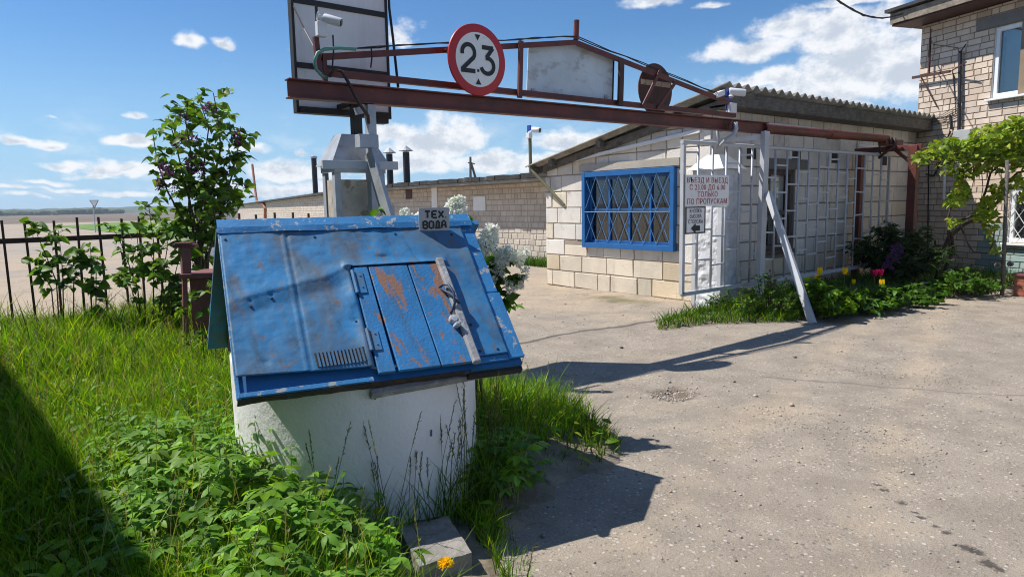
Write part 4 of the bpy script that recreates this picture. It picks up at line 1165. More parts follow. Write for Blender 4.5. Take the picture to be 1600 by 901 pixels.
def build_signs():
    # clearance sign
    y = GYB - .075; c = on_y(745, 94, y); r = .318
    T = thing('height_limit_sign', (c[0], y, c[2] - r), 'round red rimmed height limit sign reading 2.3 on the red steel beam', 'sign')
    mb = MB(); mb.lathe([(0, -.004), (r, -.004), (r + .003, .0), (r, .014), (r - .012, .016), (0, .016)], c, (0, -1, 0), 64); mb.build('rim', M['sign_red'], T, sharp=40)
    mb = MB(); mb.lathe([(r * .765, .0175), (0, .0175)], c, (0, -1, 0), 64); mb.build('face', M['sign_white'], T)
    mb = MB(); k = r; w = .092 * k * 1.35; off = .0185
    two = [(x * k, z * k) for x, z in arc(-.33, .17, .215, .22, 195, -35, 16)] + [(-.575 * k, -.33 * k)]
    two = two[:-1] + [(-.57 * k, -.32 * k)]
    ribbon(mb, two, w, c, XD, YD, off); ribbon(mb, [(-.60 * k, -.335 * k), (-.10 * k, -.335 * k)], w, c, XD, YD, off + .0006)
    ribbon(mb, [(.15 * k, .37 * k), (.555 * k, .37 * k)], w, c, XD, YD, off); ribbon(mb, [(.54 * k, .38 * k), (.30 * k, .085 * k)], w, c, XD, YD, off + .0006)
    ribbon(mb, [(x * k, z * k) for x, z in [(.27, .075)] + arc(.33, -.145, .23, .22, 95, -165, 18)], w, c, XD, YD, off + .0012)
    ribbon(mb, [(.0, -.345 * k), (.0, -.27 * k)], .075 * k, c, XD, YD, off)
    for s in (1, -1): mb.poly([c + XD * a * k + YD * b * k * s + V(0, -off - .002, 0) for a, b in (((-.10, .70), (0, .53), (.10, .70)) if s > 0 else ((-.10, .70), (.10, .70), (0, .53)))][::-1])
    mb.build('lettering', M['sign_black'], T)
    # rusty back of a round sign
    y = GYB + .22; c = on_y(1024, 140, y); r = .305
    T = thing('round_sign', (c[0], y, c[2] - r), 'rusty brown back of a round sign near the right end of the red truss', 'sign')
    mb = MB(); mb.lathe([(0, -.005), (r, -.005), (r, .005), (0, .005)], c, (0, -1, 0), 48); mb.build('disc', M['brown_steel'], T, sharp=40)
    mb = MB(); hw = .27; mb.obox(c + V(0, -.0075, .07), (hw, 0, 0), (0, .002, 0), (0, 0, .03)); mb.build('strip', mat('rusty_cream', (.5, .42, .33), .7, var=.2, bump=.1, layers=[((.25, .1, .05), 12, .5, .65, .8)]), T)
    # blank board
    y = GYB + .18; q = [on_y(*p, y) for p in ((823, 152), (956, 163), (958, 92), (907, 72), (868, 67), (826, 70))]
    T = thing('blank_board', (q[0][0], y, q[0][2]), 'bare grey metal board under the peak of the red truss', 'board')
    mb = MB(); th = V(0, .012, 0); n = len(q); mb.poly(q); mb.poly([p + th for p in q][::-1])
    for i in range(n): mb.poly([q[(i + 1) % n], q[i], q[i] + th, q[(i + 1) % n] + th])
    mb.build('sheet', M['galv'], T)
    mb = MB(); mb.bar(q[1] + V(.008, 0, -.01), q[2] + V(.008, 0, 0), .012, .02, (0, 1, 0)); mb.build('edge_strip', M['black_trim'], T)
    for px, py in ((833, 143), (947, 152)):
        p = on_y(px, py, y - .012); mb = MB(); mb.obox(p, (.02, 0, 0), (0, .006, 0), (0, 0, .028)); mb.bar(p + V(-.03, -.008, -.02), p + V(.035, -.008, .01), .008, .008); mb.build('bracket', M['grey_steel'], T)
    # billboard seen from behind
    y = 5.95; x0 = on_y(461, 100, y)[0]; x1 = on_y(606, 100, y)[0]; z0, z1 = 2.33, 3.75
    T = thing('billboard', ((x0 + x1) / 2, y, z0), 'tall white panel billboard in black frame on a short post above the left gate column', 'billboard')
    mb = MB(); mb.box(x0 + .01, x1 - .01, y, y + .05, z0 + .03, z1 - .03); mb.build('panel', M['white_panel'], T)
    mb = MB(); 
    for xa in (x0, x1): mb.box(xa - .012, xa + .012, y - .012, y + .07, z0, z1)
    for z in (z1, ): mb.box(x0 + .012, x1 - .012, y - .01, y + .07, z - .03, z + .0)
    for py in (12.5, 109):
        z = on_y(533, py, y)[2]; mb.box(x0 + .012, x1 - .012, y - .012, y + .002, z - .024, z + .024)
    mb.box(x0 + .012, x1 - .012, y - .03, y + .07, z0, z0 + .055); mb.box(x1 - .16, x1 - .04, y - .05, y + .06, z0 - .05, z0)
    mb.build('frame', M['black_trim'], T, bevel=.003)
    mb = MB(); px = on_y(556, 180, 5.65)[0]; mb.bar((px, 5.65, 2.10), (px, 5.65, 2.42), .08, .08, (0, 1, 0)); mb.bar((px, 5.65, 2.40), (px, y + .06, 2.40), .08, .05); mb.build('post', M['black_trim'], T, bevel=.004)
    mb = MB(); mb.tube([on_y(607, -20, y - .1), on_y(608, 12, y - .12), on_y(614, 60, y - .2), on_y(622, 136, GYB + .15)], .012, 6); mb.build('stay_cable', M['cable'], T)
    mb = MB(); mb.tube([on_y(458, 10, y - .02), on_y(475, 45, y - .15), on_y(494, 80, GYB + .12)], .006, 5); mb.build('thin_wire', M['brown_steel'], T)
    # signs on the gate
    y = 5.5 - .04
    for (a, b, txt, m, lab, fs) in (((1071, 273), (1138, 321), 'ВЪЕЗД И ВЫЕЗД\nС 23.00 ДО 6.00\nТОЛЬКО\nПО ПРОПУСКАМ', 'letter_red', 'white sign with four lines of red writing on the left end of the lattice gate', (.88, .78)),
                                     ((1071, 323), (1101, 364), None, 'sign_black', 'small white notice with black arrow under the red lettered sign on the gate', None)):
        p, q = on_y(*a, y), on_y(*b, y); x0, x1, z1, z0 = p[0], q[0], p[2], q[2]
        T = thing('gate_sign', ((x0 + x1) / 2, y, z0), lab, 'sign')
        mb = MB(); mb.box(x0, x1, y - .004, y + .004, z0, z1); mb.build('plate', M['sign_white'] if txt else M['grey_plastic'], T)
        c = V((x0 + x1) / 2, y - .004, (z0 + z1) / 2); w, h = x1 - x0, z1 - z0
        if txt:
            text_mesh(txt, M[m], T, c, XD, YD, w * .93, h * .86, bold=.0)
        else:
            mb = MB(); mb.box(x0 + .018, x1 - .018, y - .0065, y - .0042, z0 + .02, z1 - .02); mb.build('face', M['sign_white'], T)
            mb = MB()
            for (a0, a1, b0, b1) in ((x0, x0 + .012, z0, z1), (x1 - .012, x1, z0, z1), (x0 + .012, x1 - .012, z0, z0 + .012), (x0 + .012, x1 - .012, z1 - .012, z1)): mb.box(a0, a1, y - .012, y - .0042, b0, b1)
            mb.build('rim', M['sign_black'], T)
            text_mesh('КНОПКА\nВЫЗОВА\nСТОРОЖА', M[m], T, c + V(0, -.0025, h * .15), XD, YD, w * .74, h * .54, bold=.0)
            mb = MB(); k = w; yy = y - .0095; cz = z0 + h * .2; pts = [(-.24, 0), (.0, .17), (.0, .085), (.22, .085), (.22, -.085), (.0, -.085), (.0, -.17)]
            mb.poly([V(c[0] + a * k, yy, cz + b * k) for a, b in pts][::-1]); mb.build('arrow', M['sign_black'], T)
    # give-way sign far off
    p = at_depth(148, 350, 52); c = at_depth(148, 319, 52); T = thing('give_way_sign', (p[0], p[1], 0), 'small pale triangular road sign on a thin pole beyond the fence', 'road sign')
    mb = MB(); mb.tube([(p[0], p[1], 0), (p[0], p[1], c[2] + .2)], .035, 8); mb.build('pole', M['grey_steel'], T)
    d = V(math.cos(_h), -math.sin(_h), 0); n = np.cross(d, YD)
    mb = MB(); tri = [c + d * -.36 + YD * .31, c + YD * -.31, c + d * .36 + YD * .31]; ctr = c + n * .06
    A = [t + n * .05 for t in tri]; B = [t + n * .065 for t in tri]; mb.poly(A[::-1]); mb.poly(B)
    for i in range(3): mb.poly([A[i], A[(i + 1) % 3], B[(i + 1) % 3], B[i]])
    mb.build('rim', M['brown_steel'], T)
    mb = MB(); cc = sum(tri) / 3; mb.poly([cc + (t - cc) * .82 + n * .07 for t in tri]); mb.build('face', M['sign_white'], T)


build_signs()


# ------------------------------------------------------------------ cameras, poles, wires
def cctv(name_label, base, head, aim, L=.2, r=.042, plate=None, plate_m='blue_metal', box=None):
    T = thing('security_camera', base, name_label, 'camera')
    head = np.array(head, float); aim = unit(aim)
    mb = MB(); mb.lathe([(0, -L / 2), (r * .92, -L / 2), (r, -L / 2 + .015), (r, L / 2 - .01), (r * .9, L / 2), (r * .8, L / 2 - .004), (0, L / 2 - .006)], head, aim, 20)
    b = mb.build('housing', M['white_plastic'], T, sharp=40)
    mb = MB(); mb.lathe([(r * .78, L / 2 - .002), (0, L / 2 + .002)], head, aim, 20); mb.build('lens', M['dark_glass'], b)
    mb = MB(); back = head - aim * L * .3; base = np.array(base, float)
    mid = (back + base) / 2; mid[2] = back[2]; mb.tube([base, base + (mid - base) * .6, back - V(0, 0, r * .6)], .016, 8); mb.lathe([(.035, 0), (.035, .015), (0, .018)], base, unit(back - base), 14)
    mb.build('bracket', M['white_plastic'], T, smooth=True)
    if plate is not None:
        mb = MB()
        for q in plate: mb.obox(*q)
        mb.build('plate', M[plate_m], T, bevel=.003)
    if box is not None:
        mb = MB()
        for q in box: mb.obox(*q)
        mb.build('box', M['white_plastic'], T, bevel=.008)
    return T


def build_small_steel():
    y = GYB + .06
    base = on_y(496, 25, y); head = on_y(520, 32, y - .08)
    cctv('white bullet camera over the left end of the red beam, in front of the billboard', base, head, V(.62, -.62, -.28), .15, .036,
         plate=[(on_y(495, 35, y + .03), (.012, 0, 0), (0, .006, 0), (0, 0, .13))], plate_m='black_trim', box=[(on_y(502, 46, y - .02), (.042, 0, 0), (0, .03, 0), (0, 0, .06))])
    y = GYB + .1
    c = on_y(1141, 152, y)
    cctv('pair of white cameras on a blue bracket where the truss meets the block house roof', c + V(.0, -.01, .0), on_y(1152, 144, y - .05), V(.75, -.62, -.12), .21, .048,
         plate=[(c + V(-.02, .03, -.03), (.03, 0, 0), (0, .006, 0), (0, 0, .14)), (c + V(.05, .032, -.05), (.03, 0, 0), (0, .005, 0), (0, 0, .07))], box=[(on_y(1143, 169, y), (.065, 0, 0), (0, .04, 0), (0, 0, .065)), (on_y(1124, 147, y), unit(V(.8, 0, .25)) * .075, (0, .04, 0), (0, 0, .035))])
    # pole on the guard house corner
    X = GX - .22; b0 = on_x(829, 262, X); t0 = on_x(828, 212, X)
    T = thing('camera_pole', (b0[0], b0[1], 0), 'thin greenish steel pole rising at the far left corner of the block house roof', 'pole')
    mb = MB(); mb.tube([b0 + V(0, 0, -.1), t0], .032, 10); mb.build('upright', M['pole_green'], T)
    mb = MB(); s = on_x(881, 320, GX - .03); mb.tube([b0 + V(0, 0, -.02), s], .028, 10); mb.build('strut', M['pole_green'], T)
    cctv('white camera with blue plate on top of the thin pole beside the block house roof', t0 + V(0, 0, .05), t0 + V(.02, -.16, .09), V(.25, -.9, -.15), .17, .05,
         plate=[(t0 + V(0, .02, .12), (.01, 0, 0), (0, .05, 0), (0, 0, .07))], box=[(t0 + V(-.02, -.0, .0), (.04, 0, 0), (0, .05, 0), (0, 0, .05))])
    # utility pole far off
    D = 62; b = at_depth(735, 330, D); t = at_depth(735, 245, D); q = at_depth(749, 330, D); T = thing('utility_pole', (b[0], b[1], 0), 'distant wooden power pole with leaning strut above the garage roofs', 'pole')
    mb = MB(); mb.tube([(b[0], b[1], 0), t], [.15, .10], 8); mb.build('mast', M['dark_wood'], T)
    k = at_depth(736, 254, D); mb = MB(); mb.tube([(q[0] + .6, q[1] - .5, 0), k], [.14, .10], 8); mb.build('strut', M['dark_wood'], T)
    a, c = at_depth(731, 254, D), at_depth(742, 256, D); mb = MB(); mb.bar(a, c, .1, .1); mb.build('cross_arm', M['dark_wood'], T)
    # overhead cable to the house eave
    e = hpt(hs(1432, 20)[0], hs(1432, 22)[1], .3); s = at_depth(1270, -30, 9.0); mb = MB()
    pts = [s + (e - s) * t + V(0, 0, -.25 * math.sin(math.pi * t)) for t in np.linspace(0, 1, 10)]; mb.tube(pts, .014, 6); mb.tube([p + V(0, 0, .02 * math.sin(9 * i)) for i, p in enumerate(pts)], .007, 5)
    s0 = V(-3, 10, 6.2)
    tag(mb.build('overhead_cable', M['cable']), 'black overhead cable running to the eave of the brick house', 'cable')


build_small_steel()


def build_fence():
    Y = 9.0; T = thing('picket_fence', (.2, Y, 0), 'dark brown steel picket fence with one thick rail along the lawn', 'fence')
    mb = MB(); mb.bar((-1.2, Y, 1.21), (3.85, Y, 1.237), .035, .055); mb.build('rail', M['brown_steel'], T)
    xs = [-.92, -.70, -.48, -.26, -.04] + [.19, .39, .62, .84, 1.07, 1.28, 1.45, 1.66, 1.88, 2.11, 2.35, 2.58, 2.81, 3.04, 3.27, 3.5, 3.74]
    rs = random.Random(4)
    for x in xs:
        mb = MB(); zt = 1.43 + rs.uniform(-.02, .03); dx = rs.uniform(-.02, .02); mb.bar((x, Y - .035, 0), (x + dx, Y - .035, zt), .024, .024, (0, 1, 0)); mb.build('picket', M['brown_steel'], T)


build_fence()


# ------------------------------------------------------------------ the well
WO = V(1.485, 3.24, 1.42); WYAW = -.211
WE = V(math.cos(WYAW), math.sin(WYAW), 0); WNH = V(math.sin(WYAW), -math.cos(WYAW), 0)
WDN = unit(WNH * .6556 - V(0, 0, .66264)); WNR = np.cross(WDN, WE)
WDB = unit(-WNH * .6556 - V(0, 0, .66264)); WNB = np.cross(WE, WDB)


def wp(s, t, off=0.0): return WO + WE * s + WDN * t + WNR * off
def wb(s, t, off=0.0): return WO + WE * s + WDB * t + WNB * off


def build_well():
    T = thing('water_well', (WELL_C[0], WELL_C[1], 0), 'old water well with white round concrete base and dented blue pitched roof', 'well')
    # ring
    mb = MB(); R = .607; prof = [(R + .004, -.05), (R, .1), (R, .5), (R - .002, .80), (R - .006, .812), (R - .09, .812), (R - .09, -.05)]
    n = 120; vs = []
    rows = [(R, z) for z in np.linspace(-.05, .80, 26)] + [(R - .008, .812), (R - .09, .812), (R - .09, .0)]
    P = []
    for r, z in rows:
        P.append([(WELL_C[0] + (r + (.004 * mnoise.noise(Vector((math.cos(a) * 4, math.sin(a) * 4, z * 5))) if r == R else 0)) * math.cos(a), WELL_C[1] + (r + (.004 * mnoise.noise(Vector((math.cos(a) * 4, math.sin(a) * 4, z * 5))) if r == R else 0)) * math.sin(a), z) for a in np.linspace(0, 2 * math.pi, n + 1)])
    mb.grid(P); ring = mb.build('concrete_ring', M['white_ring'], T, sharp=50)
    mb = MB()
    for px, py, h in ((586, 616, 9), (674, 676, 6)):
        d = ray(px, py); dh = d[:2]; a = dh @ dh; b_ = -2 * dh @ WELL_C[:2]; c_ = WELL_C[:2] @ WELL_C[:2] - (R + .004) ** 2; t = (-b_ - math.sqrt(b_ * b_ - 4 * a * c_)) / (2 * a); p = EYE + d * t; mb.obox(p, (.003, 0, 0), (0, .003, 0), (.001, 0, .022 * h / 9))
    mb.build('paint_drip', M['blue_clean'], ring)
    mb = MB(); mb.lathe([(R - .1, .25), (0, .25)], (WELL_C[0], WELL_C[1], 0), n=40); mb.build('water', M['dark_glass'], ring)
    # front slope base boards
    L0, L1 = -.622, .632
    def slab(mb, s0, s1, t0, t1, o0, o1, f=wp, skew=0.0):
        a = [f(s0, t0, o0), f(s1, t0, o0), f(s1 + skew, t1, o0), f(s0 + skew, t1, o0)]; b = [f(s0, t0, o1), f(s1, t0, o1), f(s1 + skew, t1, o1), f(s0 + skew, t1, o1)]
        b0 = len(mb.v); mb.add(a + b, [(0, 1, 2, 3), (7, 6, 5, 4), (0, 4, 5, 1), (1, 5, 6, 2), (2, 6, 7, 3), (3, 7, 4, 0)])
    roof = None
    mb = MB(); slab(mb, L0, L1, .0, .925, -.03, -.006); roof = mb.build('roof', M['blue_clean'], T)
    mb = MB(); slab(mb, L0 - .01, L1 + .06, .0, .94, -.03, -.004, wb, skew=-.06); mb.build('back_slope', M['blue'], roof)
    mb = MB(); slab(mb, .36, L1 + .005, .885, .945, -.065, -.03); mb.build('eave_board', M['black_wood'], roof, bevel=.004)
    mb = MB(); rows = []
    for s_ in np.linspace(-.625, .37, 60):
        w_ = .022 + .016 * mnoise.noise(Vector((s_ * 7, 1, 2))) + .008 * mnoise.noise(Vector((s_ * 21, 3, 2)))
        rows.append([wp(s_, .926, -.004), wp(s_, .931, -.018), wp(s_, .931 - .004, -.022 - max(.004, w_)), wp(s_, .918, -.024 - max(.004, w_))])
    mb.grid(rows); mb.build('eave_lip', M['rust_lip'], roof, solid=.003)
    mb = MB(); mb.bar(wp(-.09, .945, -.072), wp(.50, .912, -.078), .03, .04, WNR); mb.build('eave_board', M['grey_wood'], roof, bevel=.004)
    # rafters at the gables and ceiling beams
    mb = MB()
    for s in (-.56, .56):
        slab(mb, s - .03, s + .03, .02, .9, -.085, -.031); slab(mb, s - .03, s + .03, .02, .9, -.085, -.031, wb)
        z = WO[2] - .55; p = WO + WE * s; mb.bar(p + WNH * .52 + V(0, 0, -.56), p - WNH * .52 + V(0, 0, -.56), .05, .07)
    mb.build('rafter', M['dark_wood'], roof)
    # dented metal sheet with a hole for the hatch
    ss = np.unique(np.concatenate([np.linspace(-.622, -.08, 64), np.linspace(-.08, .405, 40), np.linspace(.405, .567, 20)]))
    tt = np.unique(np.concatenate([np.linspace(.045, .305, 34), np.linspace(.305, .862, 66)]))
    def bottom(s): return .836 + .030 * np.clip((s + .6) / .55, 0, 1) + (.01 if s > .3 else 0)
    def zoff(s, t):
        o = .020
        # upright seam
        o += .005 * math.exp(-((s + .343) / .006) ** 2) - .004 * math.exp(-((s + .330) / .008) ** 2)
        # crease across
        if s < -.06:
            yc = np.interp(s, [-.622, -.60, -.362, -.20, -.085, -.03], [.485, .47, .405, .365, .313, .30]); d = t - yc
            fadeL = np.clip((s + .66) / .12, .3, 1)
            o += fadeL * (.008 * math.exp(-(d / .045) ** 2) * (1 if d < 0 else .6) - .006 * math.exp(-((d - .07) / .06) ** 2))
        # edge lip around the hatch and bulges
        if t > .29 and -.16 < s < -.078: o += .016 * np.clip((s + .16) / .08, 0, 1) ** 2 * (0.5 + .5 * math.sin(t * 19))
        if -.1 < s < .42 and .24 < t <= .306: o += .012 * ((t - .24) / .066) ** 2
        o += .004 * mnoise.noise(Vector((s * 5, t * 5, 1))) + .0025 * mnoise.noise(Vector((s * 13, t * 13, 4))) + .0012 * mnoise.noise(Vector((s * 34, t * 34, 9)))
        o += .010 * math.exp(-(((s - .10) / .03) ** 2)) * (1 if .06 < t < .24 else 0) * .5
        for ds, dt in ((-.50, .80), (-.53, .47), (-.10, .61), (-.44, .44)): o -= .005 * math.exp(-(((s - ds) ** 2 + (t - dt) ** 2) / .012 ** 2))
        return max(o, .002)
    P = [[wp(s, (t if t <= .305 else .305 + (t - .305) / (.862 - .305) * (bottom(s) - .305)), zoff(s, t)) for t in tt] for s in ss]
    mb = MB(); vents = [-.302 + .0155 * k for k in range(14)]
    mb.grid(P, skip=lambda i, j: -.079 < ss[i] + 1e-4 and ss[i + 1] < .406 + 1e-4 and tt[j] > .3049)
    sheet = mb.build('metal_sheet', M['blue'], roof, smooth=True, solid=.002)
    mb = MB()
    for k in vents:
        a, b = wp(k, .765, zoff(k, .765) + .0025), wp(k + .003, .835, zoff(k, .835) + .0025); mb.obox((a + b) / 2, (b - a) / 2, WE * .0038, WNR * .002)
    mb.build('vent_slot', M['black_wood'], sheet)
    mb = MB()
    for k in vents[:-1]:
        a, b = wp(k + .008, .762, zoff(k, .765) + .004), wp(k + .011, .838, zoff(k, .835) + .005); mb.obox((a + b) / 2, (b - a) / 2, WE * .004, WNR * .004)
    mb.build('louvre', M['blue'], sheet)
    # screws
    mb = MB()
    for s, t in ((-.5, .8), (-.53, .49), (-.10, .62), (-.6, .1), (-.2, .1), (.2, .1), (.5, .12), (.52, .85), (-.44, .455), (.43, .85), (.43, .70)):
        mb.lathe([(.007, 0), (.006, .004), (0, .005)], wp(s, t, zoff(s, t) + .001), WNR, 8)
    mb.build('screw', M['black_trim'], sheet)
    # folded strip on the right edge, below the sheet on the left
    mb = MB(); slab(mb, .566, .640, .045, .505, .0, .010); slab(mb, .566, .648, .511, .90, .0, .012); slab(mb, .41, .565, .872, .905, .0, .012); mb.build('edge_sheet', M['blue_flake'], roof, bevel=.003)
    mb = MB(); slab(mb, -.628, -.612, .05, .93, -.004, .006); slab(mb, -.62, -.08, .905, .926, -.004, .008); mb.build('edge_strip', M['blue_flake'], roof, bevel=.002)
    mb = MB()
    nx = 40
    for f, sg in ((wp, 1), (wb, 1)):
        rows = []
        for i in range(nx + 1):
            s = -.628 + 1.262 * i / nx; w = .062 + .006 * mnoise.noise(Vector((s * 6, 2, 0)))
            rows.append([WO + WE * s + V(0, 0, .034 + .002 * mnoise.noise(Vector((s * 9, 0, 0)))), f(s, .03, .030), f(s, w, .026 + .010 * mnoise.noise(Vector((s * 5, 5, 0))))])
        mb.grid(rows if f is wp else [r[::-1] for r in rows])
    mb.build('ridge_cap', M['blue_flake'], roof, solid=.003)
    # hatch of three planks
    edges = [(-.062, .012), (.018, .208), (.214, .392)]
    hatch = None
    for k, (a, b) in enumerate(edges):
        mb = MB(); slab(mb, a, b, .312, .905, .012, .030, skew=.014 if k else .004)
        if hatch is None: hatch = mb.build('hatch', M['blue_plank'], T, bevel=.003)
        else: mb.build('plank', M['blue_plank'], hatch, bevel=.003)
    mb = MB(); slab(mb, .356, .392, .30, .925, .031, .060, skew=.012); mb.build('batten', M['grey_wood'], hatch, bevel=.006)
    mb = MB(); q = [(.335, .47, .033), (.345, .475, .06), (.36, .50, .085), (.372, .545, .085), (.366, .60, .07), (.352, .625, .045), (.345, .63, .033)]; mb.tube([wp(*p) for p in q], .0065, 8)
    q = [(.338, .48, .036), (.352, .53, .066), (.372, .57, .07), (.395, .60, .066)]; mb.tube([wp(*p) for p in q], .005, 8)
    mb.build('handle', M['blue_dark'], hatch, smooth=True)
    mb = MB(); mb.lathe([(0, 0), (.022, 0), (.022, .018), (.018, .026), (0, .028)], wp(.345, .672, .032), WNR, 16); mb.lathe([(.013, .0), (.013, .05), (0, .055)], wp(.348, .705, .032), WDN * .4 + WNR, 12); mb.build('knob', M['grey_steel'], hatch, sharp=40)
    for t0, t1 in ((.335, .47), (.675, .79)):
        mb = MB(); slab(mb, -.055, -.02, t0 + .01, t1, .0305, .035); a, b = wp(-.066, t0, .036), wp(-.066, t1, .036); mb.tube([a, b], .009, 8)
        for k in (.25, .75): mb.lathe([(.005, 0), (.004, .003), (0, .004)], wp(-.035, t0 + (t1 - t0) * k, .035), WNR, 8)
        mb.build('hinge', M['blue'], hatch, sharp=40)
    # name plate
    c = (on_plane(654, 325, WO + WNH * .075, WNH) + on_plane(702, 363, WO + WNH * .075, WNH)) / 2
    w, h = .166, .132; xd, yd = WE, unit(V(0, 0, 1) + WNH * .02); n = np.cross(xd, yd)
    S = thing('well_sign', c - yd * h / 2, 'small grey metal plate lettered in black standing on the ridge of the blue well roof', 'sign')
    mb = MB(); mb.obox(c, xd * w / 2, yd * h / 2, n * .0025); mb.build('plate', M['sign_grey'], S)
    mb = MB()
    def L(ch, x, z, lw, lh):
        G = {'Т': [[(0, 1), (1, 1)], [(.5, .93), (.5, 0)]], 'Е': [[(.05, 1), (.05, 0)], [(.13, 1), (1, 1)], [(.13, .5), (.85, .5)], [(.13, 0), (1, 0)]], 'Х': [[(0, 1), (1, 0)], [(0, 0), (1, 1)]],
             'В': [[(.1, 1), (.1, 0)], [(.18, 1), (.75, 1), (.92, .85), (.92, .65), (.75, .52), (.2, .52)], [(.75, .5), (.97, .35), (.97, .15), (.78, 0), (.18, 0)]],
             'О': [[(.3, 0), (.05, .2), (.05, .8), (.3, 1)], [(.7, 1), (.95, .8), (.95, .2), (.7, 0)], [(.34, 1), (.66, 1)], [(.34, 0), (.66, 0)]],
             'Д': [[(.0, -.12), (.0, .06)], [(.06, .03), (.94, .03)], [(1, .06), (1, -.12)], [(.2, .12), (.3, 1)], [(.34, 1), (.82, 1)], [(.82, .93), (.82, .1)]], 'А': [[(0, 0), (.2, .95)], [(.22, 1), (.8, 1)], [(.84, .95), (.98, 0)], [(.15, .42), (.85, .42)]], '.': [[(.3, 0), (.7, 0)]]}
        for k, st in enumerate(G[ch]): ribbon(mb, [(x + a * lw, z + b * lh) for a, b in st], .0098, c, xd, yd, .003 + .0002 * k)
    for i, ch in enumerate('ТЕХ'): L(ch, -.050 + i * .037, .014, .027, .034)
    L('.', .058, .016, .012, .03)
    for i, ch in enumerate('ВОДА'): L(ch, -.063 + i * .034, -.040, .025, .036)
    mb.build('lettering', M['sign_black'], S)


build_well()


def build_slab_and_stand():
    # stone slab by the well
    pts = [(622, 822), (700, 806), (737, 862), (655, 884)]
    top = [on_ground(x, y, .12) for x, y in pts]
    n = 16; P = []
    for i in range(n + 1):
        row = []
        for j in range(n + 1):
            a, b = i / n, j / n; p = top[0] * (1 - a) * (1 - b) + top[1] * a * (1 - b) + top[2] * a * b + top[3] * (1 - a) * b
            row.append(p + V(0, 0, .008 * mnoise.noise(Vector((p[0] * 14, p[1] * 14, 0)))))
        P.append(row)
    mb = MB(); mb.grid([r[::-1] for r in P])
    rim = [P[i][0] for i in range(n + 1)] + [P[n][j] for j in range(1, n + 1)] + [P[i][n] for i in range(n - 1, -1, -1)] + [P[0][j] for j in range(n - 1, 0, -1)]
    lo = [V(q[0] * 1.0, q[1], .0) for q in rim]
    mb.grid([[a, (a + b) / 2 + V(.004 * mnoise.noise(Vector(a * 30)), 0, 0), b] for a, b in zip(rim + rim[:1], lo + lo[:1])])
    tag(mb.build('stone_slab', M['slab'], sharp=50), 'flat grey stone slab lying at the foot of the well', 'slab')
    # faded red metal stand by the fence
    D = 6.2; c = at_depth(312, 430, D)
    u = V(math.cos(_h), -math.sin(_h), 0); w = V(-u[1], u[0], 0)
    q = lambda x, y, d=0: at_depth(x, y, D + d)
    a, b = q(284, 431), q(352, 431); zt = a[2]
    T = thing('metal_stand', (c[0], c[1], .1), 'faded red metal work stand with a T shaped post half hidden behind the well', 'stand')
    mb = MB(); m_ = (a + b) / 2; m_[2] = zt; hl = np.linalg.norm(b - a) / 2
    mb.obox(m_ + w * .2, u * hl, w * .26, V(0, 0, .022)); mb.build('top', M['dull_red'], T, bevel=.005)
    mb = MB(); f = q(322, 470); f[2] = zt - .022 - .3; mb.obox(f + w * .2 + u * .03, u * .17, w * .2, V(0, 0, .3)); mb.build('cabinet', M['dull_red'], T, bevel=.005)
    for sx, sy in ((-1, 0), (-1, 1), (1, 0), (1, 1)):
        mb = MB(); p = m_ + u * sx * hl * .86 + w * (.42 * sy - .01); mb.bar((p[0] + u[0] * .05 * sx, p[1] + u[1] * .05 * sx, .0), (p[0], p[1], zt - .02), .04, .04, (0, 1, 0)); mb.build('leg', M['dull_red'], T)
    p, r = q(291, 429), q(290, 386); p[2] = zt + .02; mb = MB(); mb.bar(p, r, .075, .06, (0, 1, 0)); mb.bar(q(272, 384), q(307, 384), .07, .035); mb.build('post', M['dull_red'], T, bevel=.004)
    mb = MB(); mb.obox(q(289, 380.5), u * .07, w * .05, V(0, 0, .012)); mb.build('cap', M['dull_red'], T, bevel=.004)


build_slab_and_stand()


# ------------------------------------------------------------------ vegetation
G_LIT = [(.15, .29, .010), (.205, .35, .012), (.105, .235, .010), (.29, .37, .022)]
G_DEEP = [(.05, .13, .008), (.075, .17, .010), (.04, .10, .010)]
G_DRY = [(.30, .27, .12), (.23, .22, .08)]
L_BUSH = [(.06, .145, .012), (.085, .18, .014), (.045, .11, .012), (.12, .23, .018)]


def blades(P, H, lean, width, cols, bend=.5):
    """grass blades rooted at P; returns verts, quads, tints"""
    n = len(P); a = rng.uniform(0, 2 * np.pi, n); d = np.stack([np.cos(a), np.sin(a), np.zeros(n)], 1); side = np.stack([-np.sin(a), np.cos(a), np.zeros(n)], 1)
    ph = rng.uniform(0, 2 * np.pi, n); side = side * np.cos(ph)[:, None] + d * np.sin(ph)[:, None]; side[:, 2] = 0
    side /= np.maximum(np.linalg.norm(side, axis=1)[:, None], 1e-6)
    st = np.array([0, .35, .7, 1.0]); wd = np.array([1, .85, .55, .06]); k = len(st); vs = np.empty((n, k, 2, 3))
    le = rng.uniform(lean[0], lean[1], n)
    for i, t in enumerate(st):
        c = P + np.array([0, 0, 1.0]) * (H * t * (1 - .25 * le * t))[:, None] + d * (H * le * (t ** (1 + bend)))[:, None]
        w = side * (width * wd[i] * .5)[:, None]; vs[:, i, 0] = c - w; vs[:, i, 1] = c + w
    idx = np.array([(2 * i, 2 * i + 1, 2 * i + 3, 2 * i + 2) for i in range(k - 1)])
    F = (np.arange(n)[:, None, None] * (2 * k) + idx[None]).reshape(-1, 4)
    T = np.repeat(cols, 2 * k, axis=0)
    tt = np.tile(np.repeat(np.array([.8, .95, 1.05, 1.15]), 2), n)[:, None]
    return vs.reshape(-1, 3), F, T * tt


